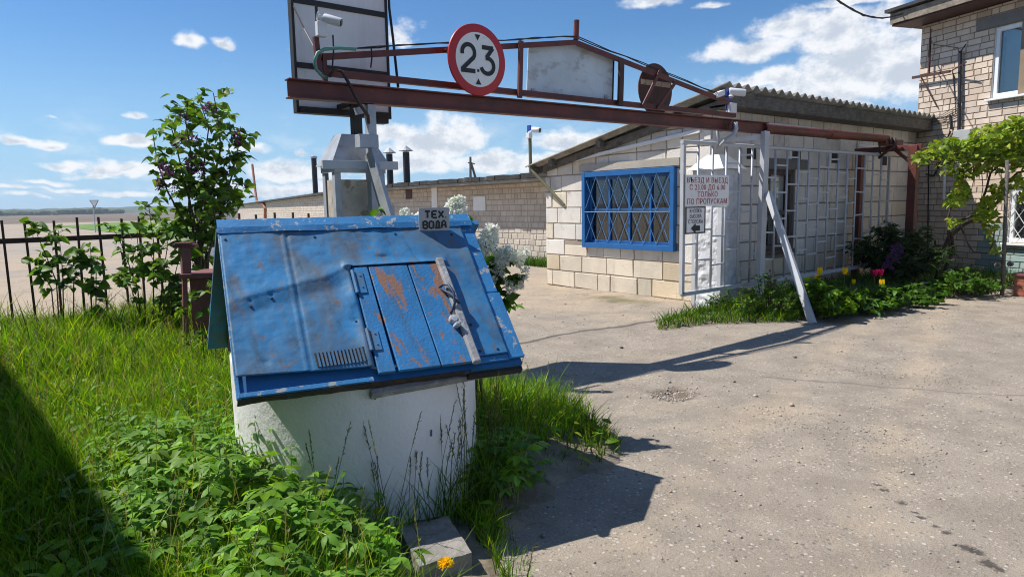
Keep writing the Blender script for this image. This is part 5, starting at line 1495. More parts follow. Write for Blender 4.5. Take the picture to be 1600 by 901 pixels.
class Batch:
    def __init__(s): s.v = []; s.f = []; s.t = []; s.n = 0
    def add(s, vft):
        v, f, t = vft; s.v.append(v); s.f.append(f + s.n); s.t.append(t); s.n += len(v)
    def build(s, name, m, parent=None, origin=None, smooth=True):
        return np_mesh(name, np.concatenate(s.v), np.concatenate(s.f), m, parent, np.concatenate(s.t), origin, smooth)


def scatter(poly, n, keep=None):
    a = np.array(poly); lo, hi = a.min(0), a.max(0); out = np.zeros((0, 2))
    while len(out) < n:
        q = rng.uniform(lo, hi, (n * 3, 2)); q = q[poly_sd(q[:, 0], q[:, 1], poly) > 0]
        if keep is not None: q = q[keep(q)]
        out = np.concatenate([out, q])
    return out[:n]


def with_z(q, hf): return np.concatenate([q, hf(q[:, 0], q[:, 1])[:, None]], 1)


def visible(q, margin=.08):
    """ground points the photograph could see (keeps the meadow within reach of the lens)"""
    d = np.concatenate([q, np.full((len(q), 1), .2)], 1) - EYE
    w = d @ CF; return (w > .3) & (np.abs(d @ CR / np.maximum(w, .01)) < .75 + margin + .25) & (np.hypot(q[:, 0], q[:, 1]) > .75)


def noise2(q, s, seed): return vnoise(q[:, 0], q[:, 1], s, seed)


def build_grass():
    B = Batch()
    # keep clear of the ring, the slab and the bare earth at the verge
    def keep(q):
        k = visible(q) & (np.hypot(q[:, 0] - WELL_C[0], q[:, 1] - WELL_C[1]) > .63)
        k &= poly_sd(q[:, 0], q[:, 1], [(1.30, 2.85), (1.66, 2.72), (1.62, 2.28), (1.35, 1.75), (1.08, 1.95), (1.18, 2.3)]) < 0
        return k
    def bare(q): # worn soil between verge and road
        s = poly_sd(q[:, 0], q[:, 1], LAWN); near = np.hypot(q[:, 0] - 2.25, q[:, 1] - 2.62)
        return np.where((q[:, 0] > 1.55) & (q[:, 1] < 3.0), np.clip(near / .75 - .25, 0.03, 1) * np.clip(s / .10, .15, 1), np.clip(s / .06, .3, 1))
    q = scatter(LAWN, 150000, keep); dist = np.hypot(q[:, 0], q[:, 1])
    dens = np.clip(3.6 / dist, .25, 1) * bare(q); dens *= np.clip(1.0 + 1.1 * noise2(q, 1.3, 3), .25, 1)
    q = q[rng.uniform(size=len(q)) < dens]; P = with_z(q, lawn_h); n = len(P); dist = np.hypot(q[:, 0], q[:, 1])
    patch = noise2(q, .9, 8); H = rng.uniform(.12, .30, n) * (1 + .55 * patch) * np.where(q[:, 0] > 1.9, .80, 1)
    H = np.where(rng.uniform(size=n) < .04, H * 1.6, H)
    H *= np.clip(bare(q) * 1.3, .35, 1) * (1 + .45 * np.clip((q[:, 1] - 6.0) / 2.0, 0, 1))
    cols = tint_mix(n, G_LIT); deep = rng.uniform(size=n) < .25; cols[deep] = tint_mix(deep.sum(), G_DEEP)
    dry = rng.uniform(size=n) < .06; cols[dry] = tint_mix(dry.sum(), G_DRY)
    cols *= (1 + .25 * noise2(q, .6, 12))[:, None]
    B.add(blades(P, H, (.15, .95), rng.uniform(.004, .0085, n) * np.clip(dist / 3.5, .8, 2.2), cols))
    # flowering stalks standing above the blades
    q = scatter(LAWN, 900, keep); q = q[bare(q) > .8]; P = with_z(q, lawn_h); n = len(P); H = rng.uniform(.28, .5, n); a = rng.uniform(0, 6.28, n); le = rng.uniform(.03, .16, n)
    tip = P + np.stack([np.cos(a) * le, np.sin(a) * le, H], 1)
    B.add(leaf_batch(P, tip - P, rand_unit(n), np.linalg.norm(tip - P, axis=1), .0035, [(0, 1), (.5, .9), (1, .6)], .0, 0, tint_mix(n, [(.20, .24, .07), (.26, .26, .10)])))
    for k in range(9):
        t = .72 + .28 * k / 8; B.add(leaf_batch(P + (tip - P) * t, (tip - P) / H[:, None] + rng.normal(size=(n, 3)) * .35, rand_unit(n), rng.uniform(.014, .028, n), rng.uniform(.004, .007, n), LANCE, .1, .2, tint_mix(n, [(.22, .18, .11), (.17, .13, .09), (.26, .24, .13)])))
    # small broad weeds between the blades
    o = B.build('lawn_grass', M['grass'], origin=V(0, 0, 0)); tag(o, 'uncut green grass covering the lawn around the well', 'grass', kind='stuff')
    # weeds with broad leaves in the lawn
    q = scatter(LAWN, 5200, keep); q = q[(rng.uniform(size=len(q)) < np.clip(3.2 / np.hypot(q[:, 0], q[:, 1]), .2, 1) * np.clip(bare(q), 0, 1))]; n = len(q)
    P = with_z(q, lawn_h); P[:, 2] += rng.uniform(.03, .16, n); a = rng.uniform(0, 6.28, n); D = np.stack([np.cos(a), np.sin(a), rng.uniform(-.1, .7, n)], 1)
    Lf = Leaves(); Lf.add(P, D, np.tile([0, 0, 1.0], (n, 1)) + rng.normal(size=(n, 3)) * .25, rng.uniform(.04, .11, n), rng.uniform(.018, .045, n), OVAL, .4, .25, tint_mix(n, G_LIT))
    tag(Lf.build('lawn_weeds', M['leaf'], origin=V(0, 0, 0)), 'small broad leaved weeds mixed into the lawn grass', 'weeds', kind='stuff')
    # bed by the gate and the tuft at its tip
    B = Batch(); tip = [(6.15, 5.2), (6.9, 5.02), (7.7, 4.45), (8.3, 4.45), (8.2, 5.2), (7.6, 5.6), (6.5, 5.55)]
    q = scatter(tip, 2300); P = with_z(q, bed_h); n = len(q); H = rng.uniform(.03, .15, n) * (.4 + .7 * np.clip((q[:, 0] - 6.2) / 1.4, 0, 1)); B.add(blades(P, H, (.2, 1.0), rng.uniform(.008, .014, n), tint_mix(n, G_LIT + G_DEEP)))
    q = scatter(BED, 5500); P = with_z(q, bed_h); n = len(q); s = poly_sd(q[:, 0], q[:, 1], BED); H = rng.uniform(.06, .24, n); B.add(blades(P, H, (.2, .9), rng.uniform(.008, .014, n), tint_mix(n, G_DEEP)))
    # tufts at the wall foot and garage foot
    for px, py, k in ((921, 447), (985, 455), (1018, 461)) and [(921, 447, 50), (985, 455, 40), (1018, 461, 70), (1003, 457, 30), (946, 449, 20)]:
        c = on_ground(px, py); P = np.tile(c, (k, 1)) + np.concatenate([rng.normal(size=(k, 2)) * .05, np.zeros((k, 1))], 1); B.add(blades(P, rng.uniform(.06, .2, k), (.2, .9), rng.uniform(.008, .014, k), tint_mix(k, G_LIT)))
    k = 6000; P = np.stack([rng.uniform(10.5, 11.15, k), rng.uniform(11.5, 27, k), np.zeros(k)], 1); B.add(blades(P, rng.uniform(.1, .32, k), (.2, .8), rng.uniform(.012, .03, k), tint_mix(k, G_DEEP)))
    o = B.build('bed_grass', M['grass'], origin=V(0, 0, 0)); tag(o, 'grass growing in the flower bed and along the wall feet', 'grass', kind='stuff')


build_grass()


def build_ground_cover():
    area = [(.28, 4.55), (.95, 4.05), (1.0, 3.5), (1.12, 3.0), (1.24, 2.80), (1.19, 2.46), (1.08, 2.10), (.78, 1.48), (.25, 1.6), (.35, 2.4), (.28, 3.2)]
    Lf = Leaves(); S = MB(); q = scatter(area, 430)
    e2 = [(1.80, 2.78), (2.0, 2.98), (2.22, 2.95), (2.25, 2.75), (2.0, 2.55), (1.85, 2.58)]
    q = np.concatenate([q, scatter(e2, 60)])
    base = with_z(q, lawn_h); n = len(q); s = poly_sd(q[:, 0], q[:, 1], area)
    Hs = np.where(s > -.01, rng.uniform(.16, .36, n) * np.clip(.45 + s * 1.6, .5, 1.0), rng.uniform(.08, .24, n))
    lp, ld, ln, ll, lw, lt = [], [], [], [], [], []
    for b, h in zip(base, Hs):
        a0 = rng.uniform(0, 6.28); tip = b + V(math.cos(a0) * .06, math.sin(a0) * .06, h); S.tube([b, (b + tip) / 2 + V(math.cos(a0) * -.01, 0, 0), tip], [.003, .0025, .002], 4, (.35, .45, .12))
        t = tint_mix(1, [(.135, .285, .030), (.105, .235, .026), (.165, .30, .050), (.19, .35, .015)])[0]
        for a in (a0, a0 + 2.2, a0 - 2.2):
            d = V(math.cos(a), math.sin(a), rng.uniform(-.1, .35)); st = .05 if a == a0 else .035
            j = tip + unit(d) * st; S.tube([tip, j], .0015, 3, (.35, .45, .12))
            sz = rng.uniform(.045, .088)
            for da, k in ((0, 1.0), (1.0, .85), (-1.0, .85)):
                dd = V(math.cos(a + da), math.sin(a + da), d[2] - .15); lp.append(j); ld.append(dd); ln.append(V(0, 0, 1) + rng.normal(size=3) * .22); ll.append(sz * k); lw.append(sz * k * rng.uniform(.42, .56)); lt.append(t * rng.uniform(.85, 1.15))
    Lf.add(np.array(lp), np.array(ld), np.array(ln), np.array(ll), np.array(lw), OVAL, rng.uniform(.1, .45, len(lp)), .22, np.array(lt))
    # nettles and dead stems standing among them
    lp, ld, ln, ll, lt = [], [], [], [], []
    nq = np.concatenate([scatter([(.75, 3.6), (1.0, 3.35), (1.05, 2.95), (.8, 2.9)], 26), scatter(area, 70)])
    for b in with_z(nq, lawn_h):
        h = rng.uniform(.22, .44); a0 = rng.uniform(0, 3.14); tip = b + V(rng.normal() * .03, rng.normal() * .03, h); S.tube([b, tip], [.003, .0015], 4, (.30, .40, .12)); t = tint_mix(1, [(.10, .25, .018), (.15, .31, .02), (.08, .2, .018)])[0]
        for k in range(6):
            q_ = b + (tip - b) * (.35 + .65 * k / 5); L_ = .085 * (1.05 - .12 * k) * rng.uniform(.8, 1.15)
            for sg in (0, math.pi):
                a = a0 + k * math.pi / 2 + sg; lp.append(q_); ld.append(V(math.cos(a), math.sin(a), rng.uniform(-.15, .35))); ln.append(V(0, 0, 1) + rng.normal(size=3) * .15); ll.append(L_); lt.append(t * rng.uniform(.85, 1.2))
    Lf.add(np.array(lp), np.array(ld), np.array(ln), np.array(ll), np.array(ll) * .46, OVAL, .45, .3, np.array(lt))
    for b in with_z(scatter(area, 40), lawn_h):
        a = rng.uniform(0, 6.28); h = rng.uniform(.15, .4); S.tube([b, b + V(math.cos(a) * .1, math.sin(a) * .1, h * .7), b + V(math.cos(a) * .2, math.sin(a) * .2, h)], [.002, .0016, .001], 4, (.34, .28, .17))
    tag(Lf.build('ground_cover', M['leaf'], origin=V(0, 0, 0)), 'dense patch of ground elder leaves in front of the white well base', 'weeds', kind='stuff')
    tag(S.build('ground_cover_stems', M['grass'], origin=V(0, 0, 0)), 'thin stems under the ground elder leaves', 'weeds', kind='stuff')


build_ground_cover()


def stalk_grass(base, n, hmin, hmax, spread, seedy=True):
    """one tuft of tall flowering grass as a thing"""
    B = Batch(); P = np.tile(base, (n, 1)) + np.concatenate([rng.normal(size=(n, 2)) * spread, np.zeros((n, 1))], 1); H = rng.uniform(hmin, hmax, n)
    B.add(blades(P, H * .7, (.25, .8), rng.uniform(.004, .007, n), tint_mix(n, G_DEEP)))
    S = MB(); sp = []
    for i in range(n // 2):
        a = rng.uniform(0, 6.28); l = rng.uniform(.05, .3) * H[i]; p0 = P[i]; tip = p0 + V(math.cos(a) * l, math.sin(a) * l, H[i]); mid = p0 + (tip - p0) * .55 + V(0, 0, .06 * H[i])
        S.tube([p0, mid, tip], [.0016, .0013, .0008], 4, tuple(tint_mix(1, [(.10, .14, .04), (.14, .17, .06)])[0]))
        for k in range(16):
            t = .72 + .28 * k / 16; p = mid + (tip - mid) * ((t - .55) / .45); sp.append((p, unit(tip - mid) + rng.normal(size=3) * .45))
    T = B.build('blade', M['grass'], None)
    return B, S, sp


def build_tufts():
    spots = [((588, 775), 24, .30, .62), ((560, 745), 16, .25, .55), ((640, 770), 26, .32, .60), ((668, 768), 34, .38, .66), ((700, 755), 40, .40, .74), ((725, 745), 44, .42, .78), ((745, 735), 30, .40, .72), ((612, 772), 18, .2, .45)]
    for k, ((px, py), n, h0, h1) in enumerate(spots):
        b = on_ground(px, py, .13); d = b[:2] - WELL_C[:2]; r = np.linalg.norm(d)
        if r < .68: b[:2] = WELL_C[:2] + d / r * .69
        b[2] = float(lawn_h(b[0], b[1]))
        tag_l = ['thin grass tuft left of centre against the white well base', 'shorter grass tuft leftmost against the shaded white well base', 'grass tuft with seed heads right of centre on the white well base', 'tall grass tuft with seed heads between centre and right edge of the well base',
                 'dense tall seed grass near the right edge of the well base', 'tallest flowering grass at the right edge of the white well base', 'flowering grass just beyond the right side of the well base', 'low grass tuft at the middle foot of the white well base'][k]
        B = Batch(); P = np.tile(b, (n, 1)) + np.concatenate([rng.normal(size=(n, 2)) * .045, np.zeros((n, 1))], 1); H = rng.uniform(h0, h1, n)
        B.add(blades(P, H * .62, (.2, .8), rng.uniform(.004, .007, n), tint_mix(n, G_DEEP + G_LIT[:1])))
        S = MB(); lp, ld = [], []
        for i in range(max(4, n // 4)):
            a = rng.uniform(0, 6.28); l = rng.uniform(.03, .28) * H[i]; p0 = P[i]; tip = p0 + V(math.cos(a) * l, math.sin(a) * l, H[i]); mid = p0 + (tip - p0) * .55 + V(0, 0, .05 * H[i])
            S.tube([p0, mid, tip], [.0017, .0014, .0008], 4, (.10, .13, .04))
            for t in np.linspace(.35, 1, 34): lp.append(mid + (tip - mid) * t); ld.append(unit(tip - mid) * .9 + rng.normal(size=3) * .28)
        B.add((np.array(S.v), np.array([f for f in S.f if len(f) == 4]), np.array(S.t, float)))
        m = len(lp); B.add(leaf_batch(np.array(lp), np.array(ld), rand_unit(m), rng.uniform(.010, .022, m), rng.uniform(.0025, .0045, m), LANCE, .1, .2, tint_mix(m, [(.12, .15, .05), (.18, .17, .09), (.09, .12, .04)])))
        tag(B.build('grass_tuft', M['grass'], origin=b), tag_l, 'grass', 'grass tufts against the well base')


build_tufts()


def build_verge_weeds():
    # sunlit blades beside the slab
    B = Batch(); poly = [(1.66, 2.62), (1.80, 2.55), (1.76, 2.28), (1.62, 2.02), (1.50, 1.86), (1.46, 1.98), (1.60, 2.28)]
    q = scatter(poly, 520); P = with_z(q, lawn_h); n = len(q); B.add(blades(P, rng.uniform(.05, .16, n), (.1, .8), rng.uniform(.003, .006, n), tint_mix(n, G_LIT + G_DEEP)))
    o = B.build('verge_grass', M['grass'], origin=V(0, 0, 0)); tag(o, 'bright grass blades along the right edge of the stone slab', 'grass', kind='stuff')


build_verge_weeds()


def dandelion(px, py, D, label, kind='yellow', size=.022, h=None, group=None):
    c = at_depth(px, py, D); gz = float(max(lawn_h(c[0], c[1]), bed_h(c[0], c[1]), 0))
    b = V(c[0] + rng.uniform(-.03, .03), c[1] + rng.uniform(-.03, .03), gz)
    T = thing('dandelion', b, label, 'flower', group)
    mb = MB(); mb.tube([b, (b + c) / 2 + V(.01, 0, 0), c], [.0035, .003, .0028], 6, (.30, .36, .14)); mb.build('stalk', M['grass'], T)
    n = 240 if kind == 'yellow' else 90; Lf = Leaves()
    if kind == 'yellow':
        el = rng.uniform(.1, 1.45, n); a = rng.uniform(0, 6.28, n); D_ = np.stack([np.cos(a) * np.cos(el), np.sin(a) * np.cos(el), np.sin(el)], 1)
        Lf.add(np.tile(c, (n, 1)), D_, rand_unit(n), size * (1 - .35 * el / 1.5), size * .28, PETAL, .3, .1, tint_mix(n, [(.90, .62, .01), (.95, .70, .02)], .08)); Lf.build('flower_head', M['petal'], T)
    elif kind == 'closed':
        el = rng.uniform(1.0, 1.5, n); a = rng.uniform(0, 6.28, n); D_ = np.stack([np.cos(a) * np.cos(el), np.sin(a) * np.cos(el), np.sin(el)], 1)
        Lf.add(np.tile(c, (n, 1)), D_, rand_unit(n), size * 1.3, size * .3, PETAL, .1, .1, tint_mix(n, [(.75, .50, .02), (.6, .45, .05)], .1)); Lf.build('flower_head', M['petal'], T)
    else:
        D_ = rand_unit(n); Lf.add(np.tile(c, (n, 1)), D_, rand_unit(n), size, size * .5, PETAL, .1, .1, tint_mix(n, [(.55, .55, .50), (.42, .40, .34)], .1)); Lf.build('seed_head', M['petal'], T)


def build_dandelions():
    dandelion(696, 882, 2.42, 'open yellow dandelion in front of the stone slab', 'yellow', .035)
    dandelion(614, 858, 2.55, 'half closed yellow dandelion at the left corner of the stone slab', 'closed', .02)
    dandelion(795, 694, 3.6, 'tiny yellow flower in the shaded grass right of the well', 'yellow', .014)
    g = 'dandelion seed heads in the lawn'
    dandelion(233, 681, 3.6, 'pale dandelion clock in the sunny grass, middle of three left of the well', 'seed', .022, group=g)
    dandelion(222, 664, 3.75, 'dull dandelion clock highest of three in the sunny grass left of the well', 'seed', .018, group=g)
    dandelion(251, 680, 3.65, 'small dandelion clock rightmost of three in the sunny grass left of the well', 'seed', .016, group=g)
    dandelion(141, 500, 7.6, 'white umbel flower standing tall in the grass by the fence', 'seed', .045, group=g)
    dandelion(146, 538, 6.5, 'white umbel flower in the grass below the tall one by the fence', 'seed', .04, group=g)
    for i, (px, py, D) in enumerate([(122, 785, 2.9), (148, 800, 2.75), (166, 815, 2.7), (178, 826, 2.65)]):
        c = at_depth(px, py, D); b = V(c[0], c[1], float(lawn_h(c[0], c[1])))
        T = thing('spent_dandelion', b, ['brown spent dandelion leftmost along the shadow edge of the grass', 'second brown spent dandelion from the left along the grass shadow edge', 'third brown spent dandelion from the left along the grass shadow edge', 'rightmost brown spent dandelion along the grass shadow edge'][i], 'flower', 'spent dandelions at the shadow edge')
        mb = MB(); mb.tube([b, (b + c) / 2 + V(.006, .004, 0), c], [.003, .0028, .0025], 6, (.28, .34, .14)); mb.build('stalk', M['grass'], T)
        n = 22; Lf = Leaves(); el = rng.uniform(.3, 1.5, n); a = rng.uniform(0, 6.28, n); Lf.add(np.tile(c, (n, 1)), np.stack([np.cos(a) * np.cos(el), np.sin(a) * np.cos(el), np.sin(el) - .3], 1), rand_unit(n), .016, .006, LANCE, .2, .2, tint_mix(n, [(.14, .09, .06), (.2, .13, .09)])); Lf.build('bud', M['leaf'], T)
    g = 'dandelion clocks in the shaded bed'
    for i, (px, py, D, k) in enumerate([(1466, 417, 11.2, 'seed'), (1474, 432, 11.0, 'seed'), (1485, 424, 11.3, 'seed'), (1559, 414, 11.2, 'seed'), (1579, 412, 11.2, 'seed'), (1470, 436, 10.9, 'yellow')]):
        dandelion(px, py, D, ['dandelion clock leftmost in the shaded bed under the vine', 'low dandelion clock second from left in the shaded bed', 'dandelion clock right of the dark bush in the shaded bed', 'dandelion clock left of the wooden vine pole at the house', 'rightmost dandelion clock by the house wall', 'small yellow dandelion in the shaded bed right of the dark bush'][i], k, .05 if k == 'seed' else .03, group=g)


build_dandelions()


def shrub(name, label, cat, base, stems, leaf, n_leaf_per, size, cols, spread=.10, prof=HEART, wr=.72, flowers=None, group=None, rad=.012, droop=.35, extra_tw=3):
    """stems: list of polylines in world space; leaves cluster along the outer parts"""
    T = thing(name, base, label, cat, group)
    S = MB(); lp, ld, ln, ls, lt = [], [], [], [], []
    for st in stems:
        st = [np.array(p, float) for p in st]; m = len(st); S.tube(st, [max(.003, rad * (1 - .75 * i / (m - 1))) for i in range(m)], 6)
        for k in range(n_leaf_per):
            t = rng.uniform(.18, 1.0) ** .8 * (m - 1); i = min(int(t), m - 2); p = st[i] + (st[i + 1] - st[i]) * (t - i)
            a = rng.uniform(0, 6.28); tw = V(math.cos(a), math.sin(a), rng.uniform(-.2, .8)) * spread * rng.uniform(.2, 1)
            if k % 3 == 0: S.tube([p, p + tw], [.003, .0015], 4)
            for j in range(extra_tw):
                q = p + tw * rng.uniform(.5, 1.1); a2 = rng.uniform(0, 6.28)
                lp.append(q); ld.append(V(math.cos(a2), math.sin(a2), rng.uniform(-droop - .35, .45))); ln.append(V(0, 0, 1) + rng.normal(size=3) * .55); ls.append(size * rng.uniform(.55, 1.15)); lt.append(tint_mix(1, cols)[0])
    S.build('stems', M['bark'], T, smooth=True)
    Lf = Leaves(); ls = np.array(ls); Lf.add(np.array(lp), np.array(ld), np.array(ln), ls, ls * wr, prof, rng.uniform(.05, .5, len(lp)), .28, np.array(lt)); Lf.build('foliage', M['leaf'], T)
    if flowers:
        for c, d, L, r, n, fc in flowers:
            d = unit(d); Fl = Leaves(); t = rng.uniform(0, 1, n) ** 1.2; a = rng.uniform(0, 6.28, n); x = unit(np.cross(d, (.3, .5, .2))); y = np.cross(d, x)
            lump = 1 + .35 * np.sin(a * 3 + t * 14)
            rr = r * (1 - .75 * t) * lump * rng.uniform(.45, 1.0, n) ** .5; P = np.array(c) + np.outer(t * L, d) + (np.cos(a) * rr)[:, None] * x + (np.sin(a) * rr)[:, None] * y
            s = max(.012, r * .42); D_ = (P - np.array(c) - np.outer(t * L, d)); D_ = D_ / np.maximum(np.linalg.norm(D_, axis=1)[:, None], 1e-6) + rng.normal(size=(n, 3)) * .7
            Fl.add(P, D_, rand_unit(n), s * rng.uniform(.7, 1.2, n), s * .6, PETAL, .2, .15, tint_mix(n, fc, .12)); Fl.build('blossom', M['petal'], T)
    return T


def px_line(pts, D, jit=.0):
    out = []
    for i, p in enumerate(pts):
        d = D[i] if hasattr(D, '__len__') else D; out.append(at_depth(p[0], p[1], d))
    return out


def build_shrubs():
    PUR = [(.16, .035, .15), (.22, .06, .22), (.10, .02, .09)]; WHT = [(.86, .87, .80), (.80, .82, .70), (.9, .9, .86)]
    D = 7.4; b = at_depth(312, 480, D); b[2] = 0.1
    def S(*pts):
        q = [b + V(rng.normal() * .05, rng.normal() * .05, 0)]
        for i, p in enumerate(pts): q.append(at_depth(p[0], p[1], D + rng.uniform(-.22, .22)))
        return q
    st = [S((312, 400), (322, 330), (318, 260), (326, 200), (308, 145)), S((318, 410), (300, 330), (285, 270), (272, 215), (262, 180)), S((312, 420), (290, 350), (262, 300), (246, 255), (238, 205)),
          S((325, 400), (345, 330), (362, 275), (372, 230), (376, 198)), S((322, 390), (350, 320), (372, 300)), S((315, 390), (330, 300), (345, 230), (338, 170), (333, 145)), S((308, 400), (295, 320), (300, 250), (290, 190), (294, 160)),
          S((318, 420), (310, 350), (335, 290), (360, 240)), S((314, 420), (280, 380), (262, 350), (236, 332)), S((312, 400), (316, 330), (300, 290), (265, 265)), S((320, 410), (340, 360), (330, 310), (352, 290))]
    fl = []
    for x, y, dx, L, n in ((278, 228, .2, .16, 220), (262, 270, -.3, .14, 160), (254, 292, -.3, .12, 120), (300, 222, .3, .11, 90), (298, 262, .1, .18, 260), (310, 270, .2, .14, 150), (366, 218, .3, .11, 120), (324, 172, .2, .10, 100), (286, 185, -.1, .08, 70), (360, 272, .1, .12, 90), (274, 300, .1, .1, 80), (326, 312, .1, .08, 50)):
        c = at_depth(x, y + 4, D - rng.uniform(.1, .28)); fl.append((c, V(dx, -.2, .75), L, .055, n, PUR))
    shrub('lilac_bush', 'tall thin lilac bush with dark purple blossom standing at the fence left of the well', 'bush', b, st, None, 42, .115, [(.10, .20, .028), (.14, .25, .035), (.075, .16, .028), (.20, .31, .04)], .22, flowers=fl, rad=.016)
    # young lilac suckers along the fence
    D = 6.9; b = at_depth(112, 505, D); b[2] = .1
    def S2(x0, D, *pts):
        q0 = at_depth(x0, 500, D); q0[2] = .1; return [q0] + [at_depth(p[0], p[1], D + rng.uniform(-.12, .12)) for p in pts]
    st = [S2(90, D, (88, 440), (72, 400), (60, 372), (53, 352)), S2(95, D, (98, 430), (95, 395), (91, 360)), S2(110, D, (115, 440), (122, 410), (112, 390)), S2(140, D, (142, 440), (143, 410), (140, 378)), S2(145, D, (150, 430), (152, 400)), S2(85, D, (80, 450), (66, 425), (56, 408))]
    shrub('lilac_sapling', 'young leafy lilac suckers at the fence, farthest left', 'bush', b, st, None, 17, .11, [(.11, .22, .03), (.15, .27, .035), (.08, .17, .028)], .11, rad=.008)
    D = 7.1; b = at_depth(235, 500, D); b[2] = .1
    st = [S2(235, D, (240, 440), (240, 380), (232, 320), (238, 318)), S2(220, D, (215, 450), (200, 410), (185, 370), (172, 352)), S2(240, D, (255, 430), (262, 380), (250, 340)), S2(225, D, (225, 440), (215, 380), (214, 345)), S2(250, D, (268, 450), (278, 410), (280, 370)), S2(230, D, (205, 450), (182, 425)), S2(245, D, (258, 460), (245, 420), (230, 385)), S2(260, D, (275, 470), (285, 440)), S2(250, D, (262, 470), (290, 475))]
    shrub('lilac_sapling', 'dense young lilac suckers at the fence just left of the faded red stand', 'bush', b, st, None, 17, .11, [(.11, .22, .03), (.15, .27, .035), (.08, .17, .028)], .14, rad=.008)
    D = 5.6; b = at_depth(330, 520, D); b[2] = .1
    st = [S2(315, D, (312, 480), (306, 455)), S2(330, D, (335, 480), (325, 440)), S2(300, D, (290, 490), (280, 470)), S2(340, D, (350, 470), (342, 430))]
    shrub('weed_bush', 'low leafy weeds at the foot of the faded red stand', 'bush', b, st, None, 9, .07, L_BUSH, .08, rad=.005)
    # white lilac behind the well
    D = 4.35; b = at_depth(735, 560, D); b[2] = .1
    def S3(*pts): return [b + V(rng.normal() * .06, rng.normal() * .06, 0)] + [at_depth(p[0], p[1], D + rng.uniform(-.15, .15)) for p in pts]
    st = [S3((735, 480), (735, 410), (755, 380)), S3((740, 470), (770, 420), (800, 405)), S3((750, 490), (785, 450), (815, 432)), S3((740, 500), (790, 470), (795, 480)), S3((720, 470), (712, 400), (700, 330)), S3((720, 460), (690, 390), (645, 345)), S3((700, 470), (640, 400), (592, 330)), S3((745, 480), (780, 440), (770, 400)), S3((700, 480), (690, 420), (715, 340)), S3((690, 480), (630, 410), (575, 338))]
    fl = []
    for x, y, dx, dz, L, n, r in ((757, 388, .25, .8, .12, 230, .045), (745, 398, -.1, .5, .08, 160, .045), (766, 372, .35, .8, .07, 110, .03), (783, 410, .1, .7, .075, 160, .038), (803, 408, .5, .5, .085, 170, .035), (794, 404, 0, 1, .07, 110, .03), (816, 432, .35, .7, .06, 90, .022), (790, 445, .7, .1, .08, 130, .035), (716, 332, -.2, .6, .075, 190, .042), (706, 326, .5, .6, .08, 170, .035), (640, 346, -.3, .7, .07, 150, .034), (652, 347, .3, .4, .07, 150, .036), (775, 440, -.3, .1, .06, 90, .03), (776, 425, .3, .5, .06, 90, .03)):
        fl.append((at_depth(x, y + 3, D - .12), V(dx * .8, -dx * .6, dz), L * 1.35, r * 1.3, int(n * 2.4), WHT))
    shrub('white_lilac', 'white blossoming lilac behind the right end of the well roof', 'bush', b, st, None, 20, .085, [(.07, .17, .016), (.11, .22, .02), (.06, .13, .014)], .07, flowers=fl, rad=.009)
    # dark bush and bed plants by the gate
    D = 11.2; b = at_depth(1400, 430, D); b[2] = .08
    st = []
    for k in range(46):
        a = rng.uniform(0, 6.28); r = rng.uniform(.1, .85); h = .95 * math.sqrt(max(.05, 1 - (r / .95) ** 2)) * rng.uniform(.8, 1.08)
        st.append([b + V(.05 * math.cos(a), .05 * math.sin(a), 0), b + V(r * .5 * math.cos(a), r * .5 * math.sin(a), h * .6), b + V(r * math.cos(a), r * math.sin(a), h)])
    fl = [(at_depth(x, y, D - .75), V(0, -.2, .8), .12, .09, 60, [(.20, .09, .24), (.15, .06, .18)]) for x, y in ((1398, 400), (1401, 392), (1394, 408), (1386, 420))]
    shrub('peony_bush', 'dark rounded bush with narrow leaves in the shade between gate and house', 'bush', b, st, None, 20, .16, [(.035, .07, .018), (.05, .09, .02), (.028, .055, .016)], .13, prof=LANCE, wr=.24, flowers=fl, rad=.008, extra_tw=4)
    bed_specs = [('columbine_clump', 'rounded sunny green clump behind the foot of the slanting grey brace', 1285, 492, 8.75, .36, .46, 220, .085, HEART, .9, G_LIT[:2] + L_BUSH),
                 ('columbine_clump', 'broad green clump under the two yellow tulips', 1320, 485, 9.0, .40, .36, 200, .085, HEART, .9, G_LIT[:1] + L_BUSH),
                 ('catmint_clump', 'feathery green clump around the foot of the grey post', 1205, 490, 8.7, .42, .48, 300, .05, LANCE, .4, G_DEEP + G_LIT[:1]),
                 ('catmint_clump', 'feathery green clump left of the grey post foot', 1150, 490, 8.75, .38, .32, 170, .045, LANCE, .4, G_LIT[:2] + G_DEEP),
                 ('geranium_clump', 'low green mound beneath the magenta tulips', 1372, 478, 9.35, .44, .27, 220, .08, OVAL, .7, L_BUSH),
                 ('geranium_clump', 'low green mound right of the magenta tulips', 1425, 470, 9.7, .46, .26, 220, .08, OVAL, .7, L_BUSH[:3]),
                 ('geranium_clump', 'low dark mound in the shaded bed under the vine trunk', 1500, 458, 10.4, .5, .34, 200, .08, OVAL, .6, L_BUSH[:3]),
                 ('geranium_clump', 'small dark mound left of the wooden vine pole', 1545, 455, 10.7, .36, .2, 90, .07, OVAL, .6, L_BUSH[:3]),
                 ('tulip_leaves', 'broad upright tulip leaves in the sunny middle of the bed', 1345, 482, 9.2, .25, .22, 44, .2, OVAL, .28, [(.08, .17, .05), (.1, .2, .05)])]
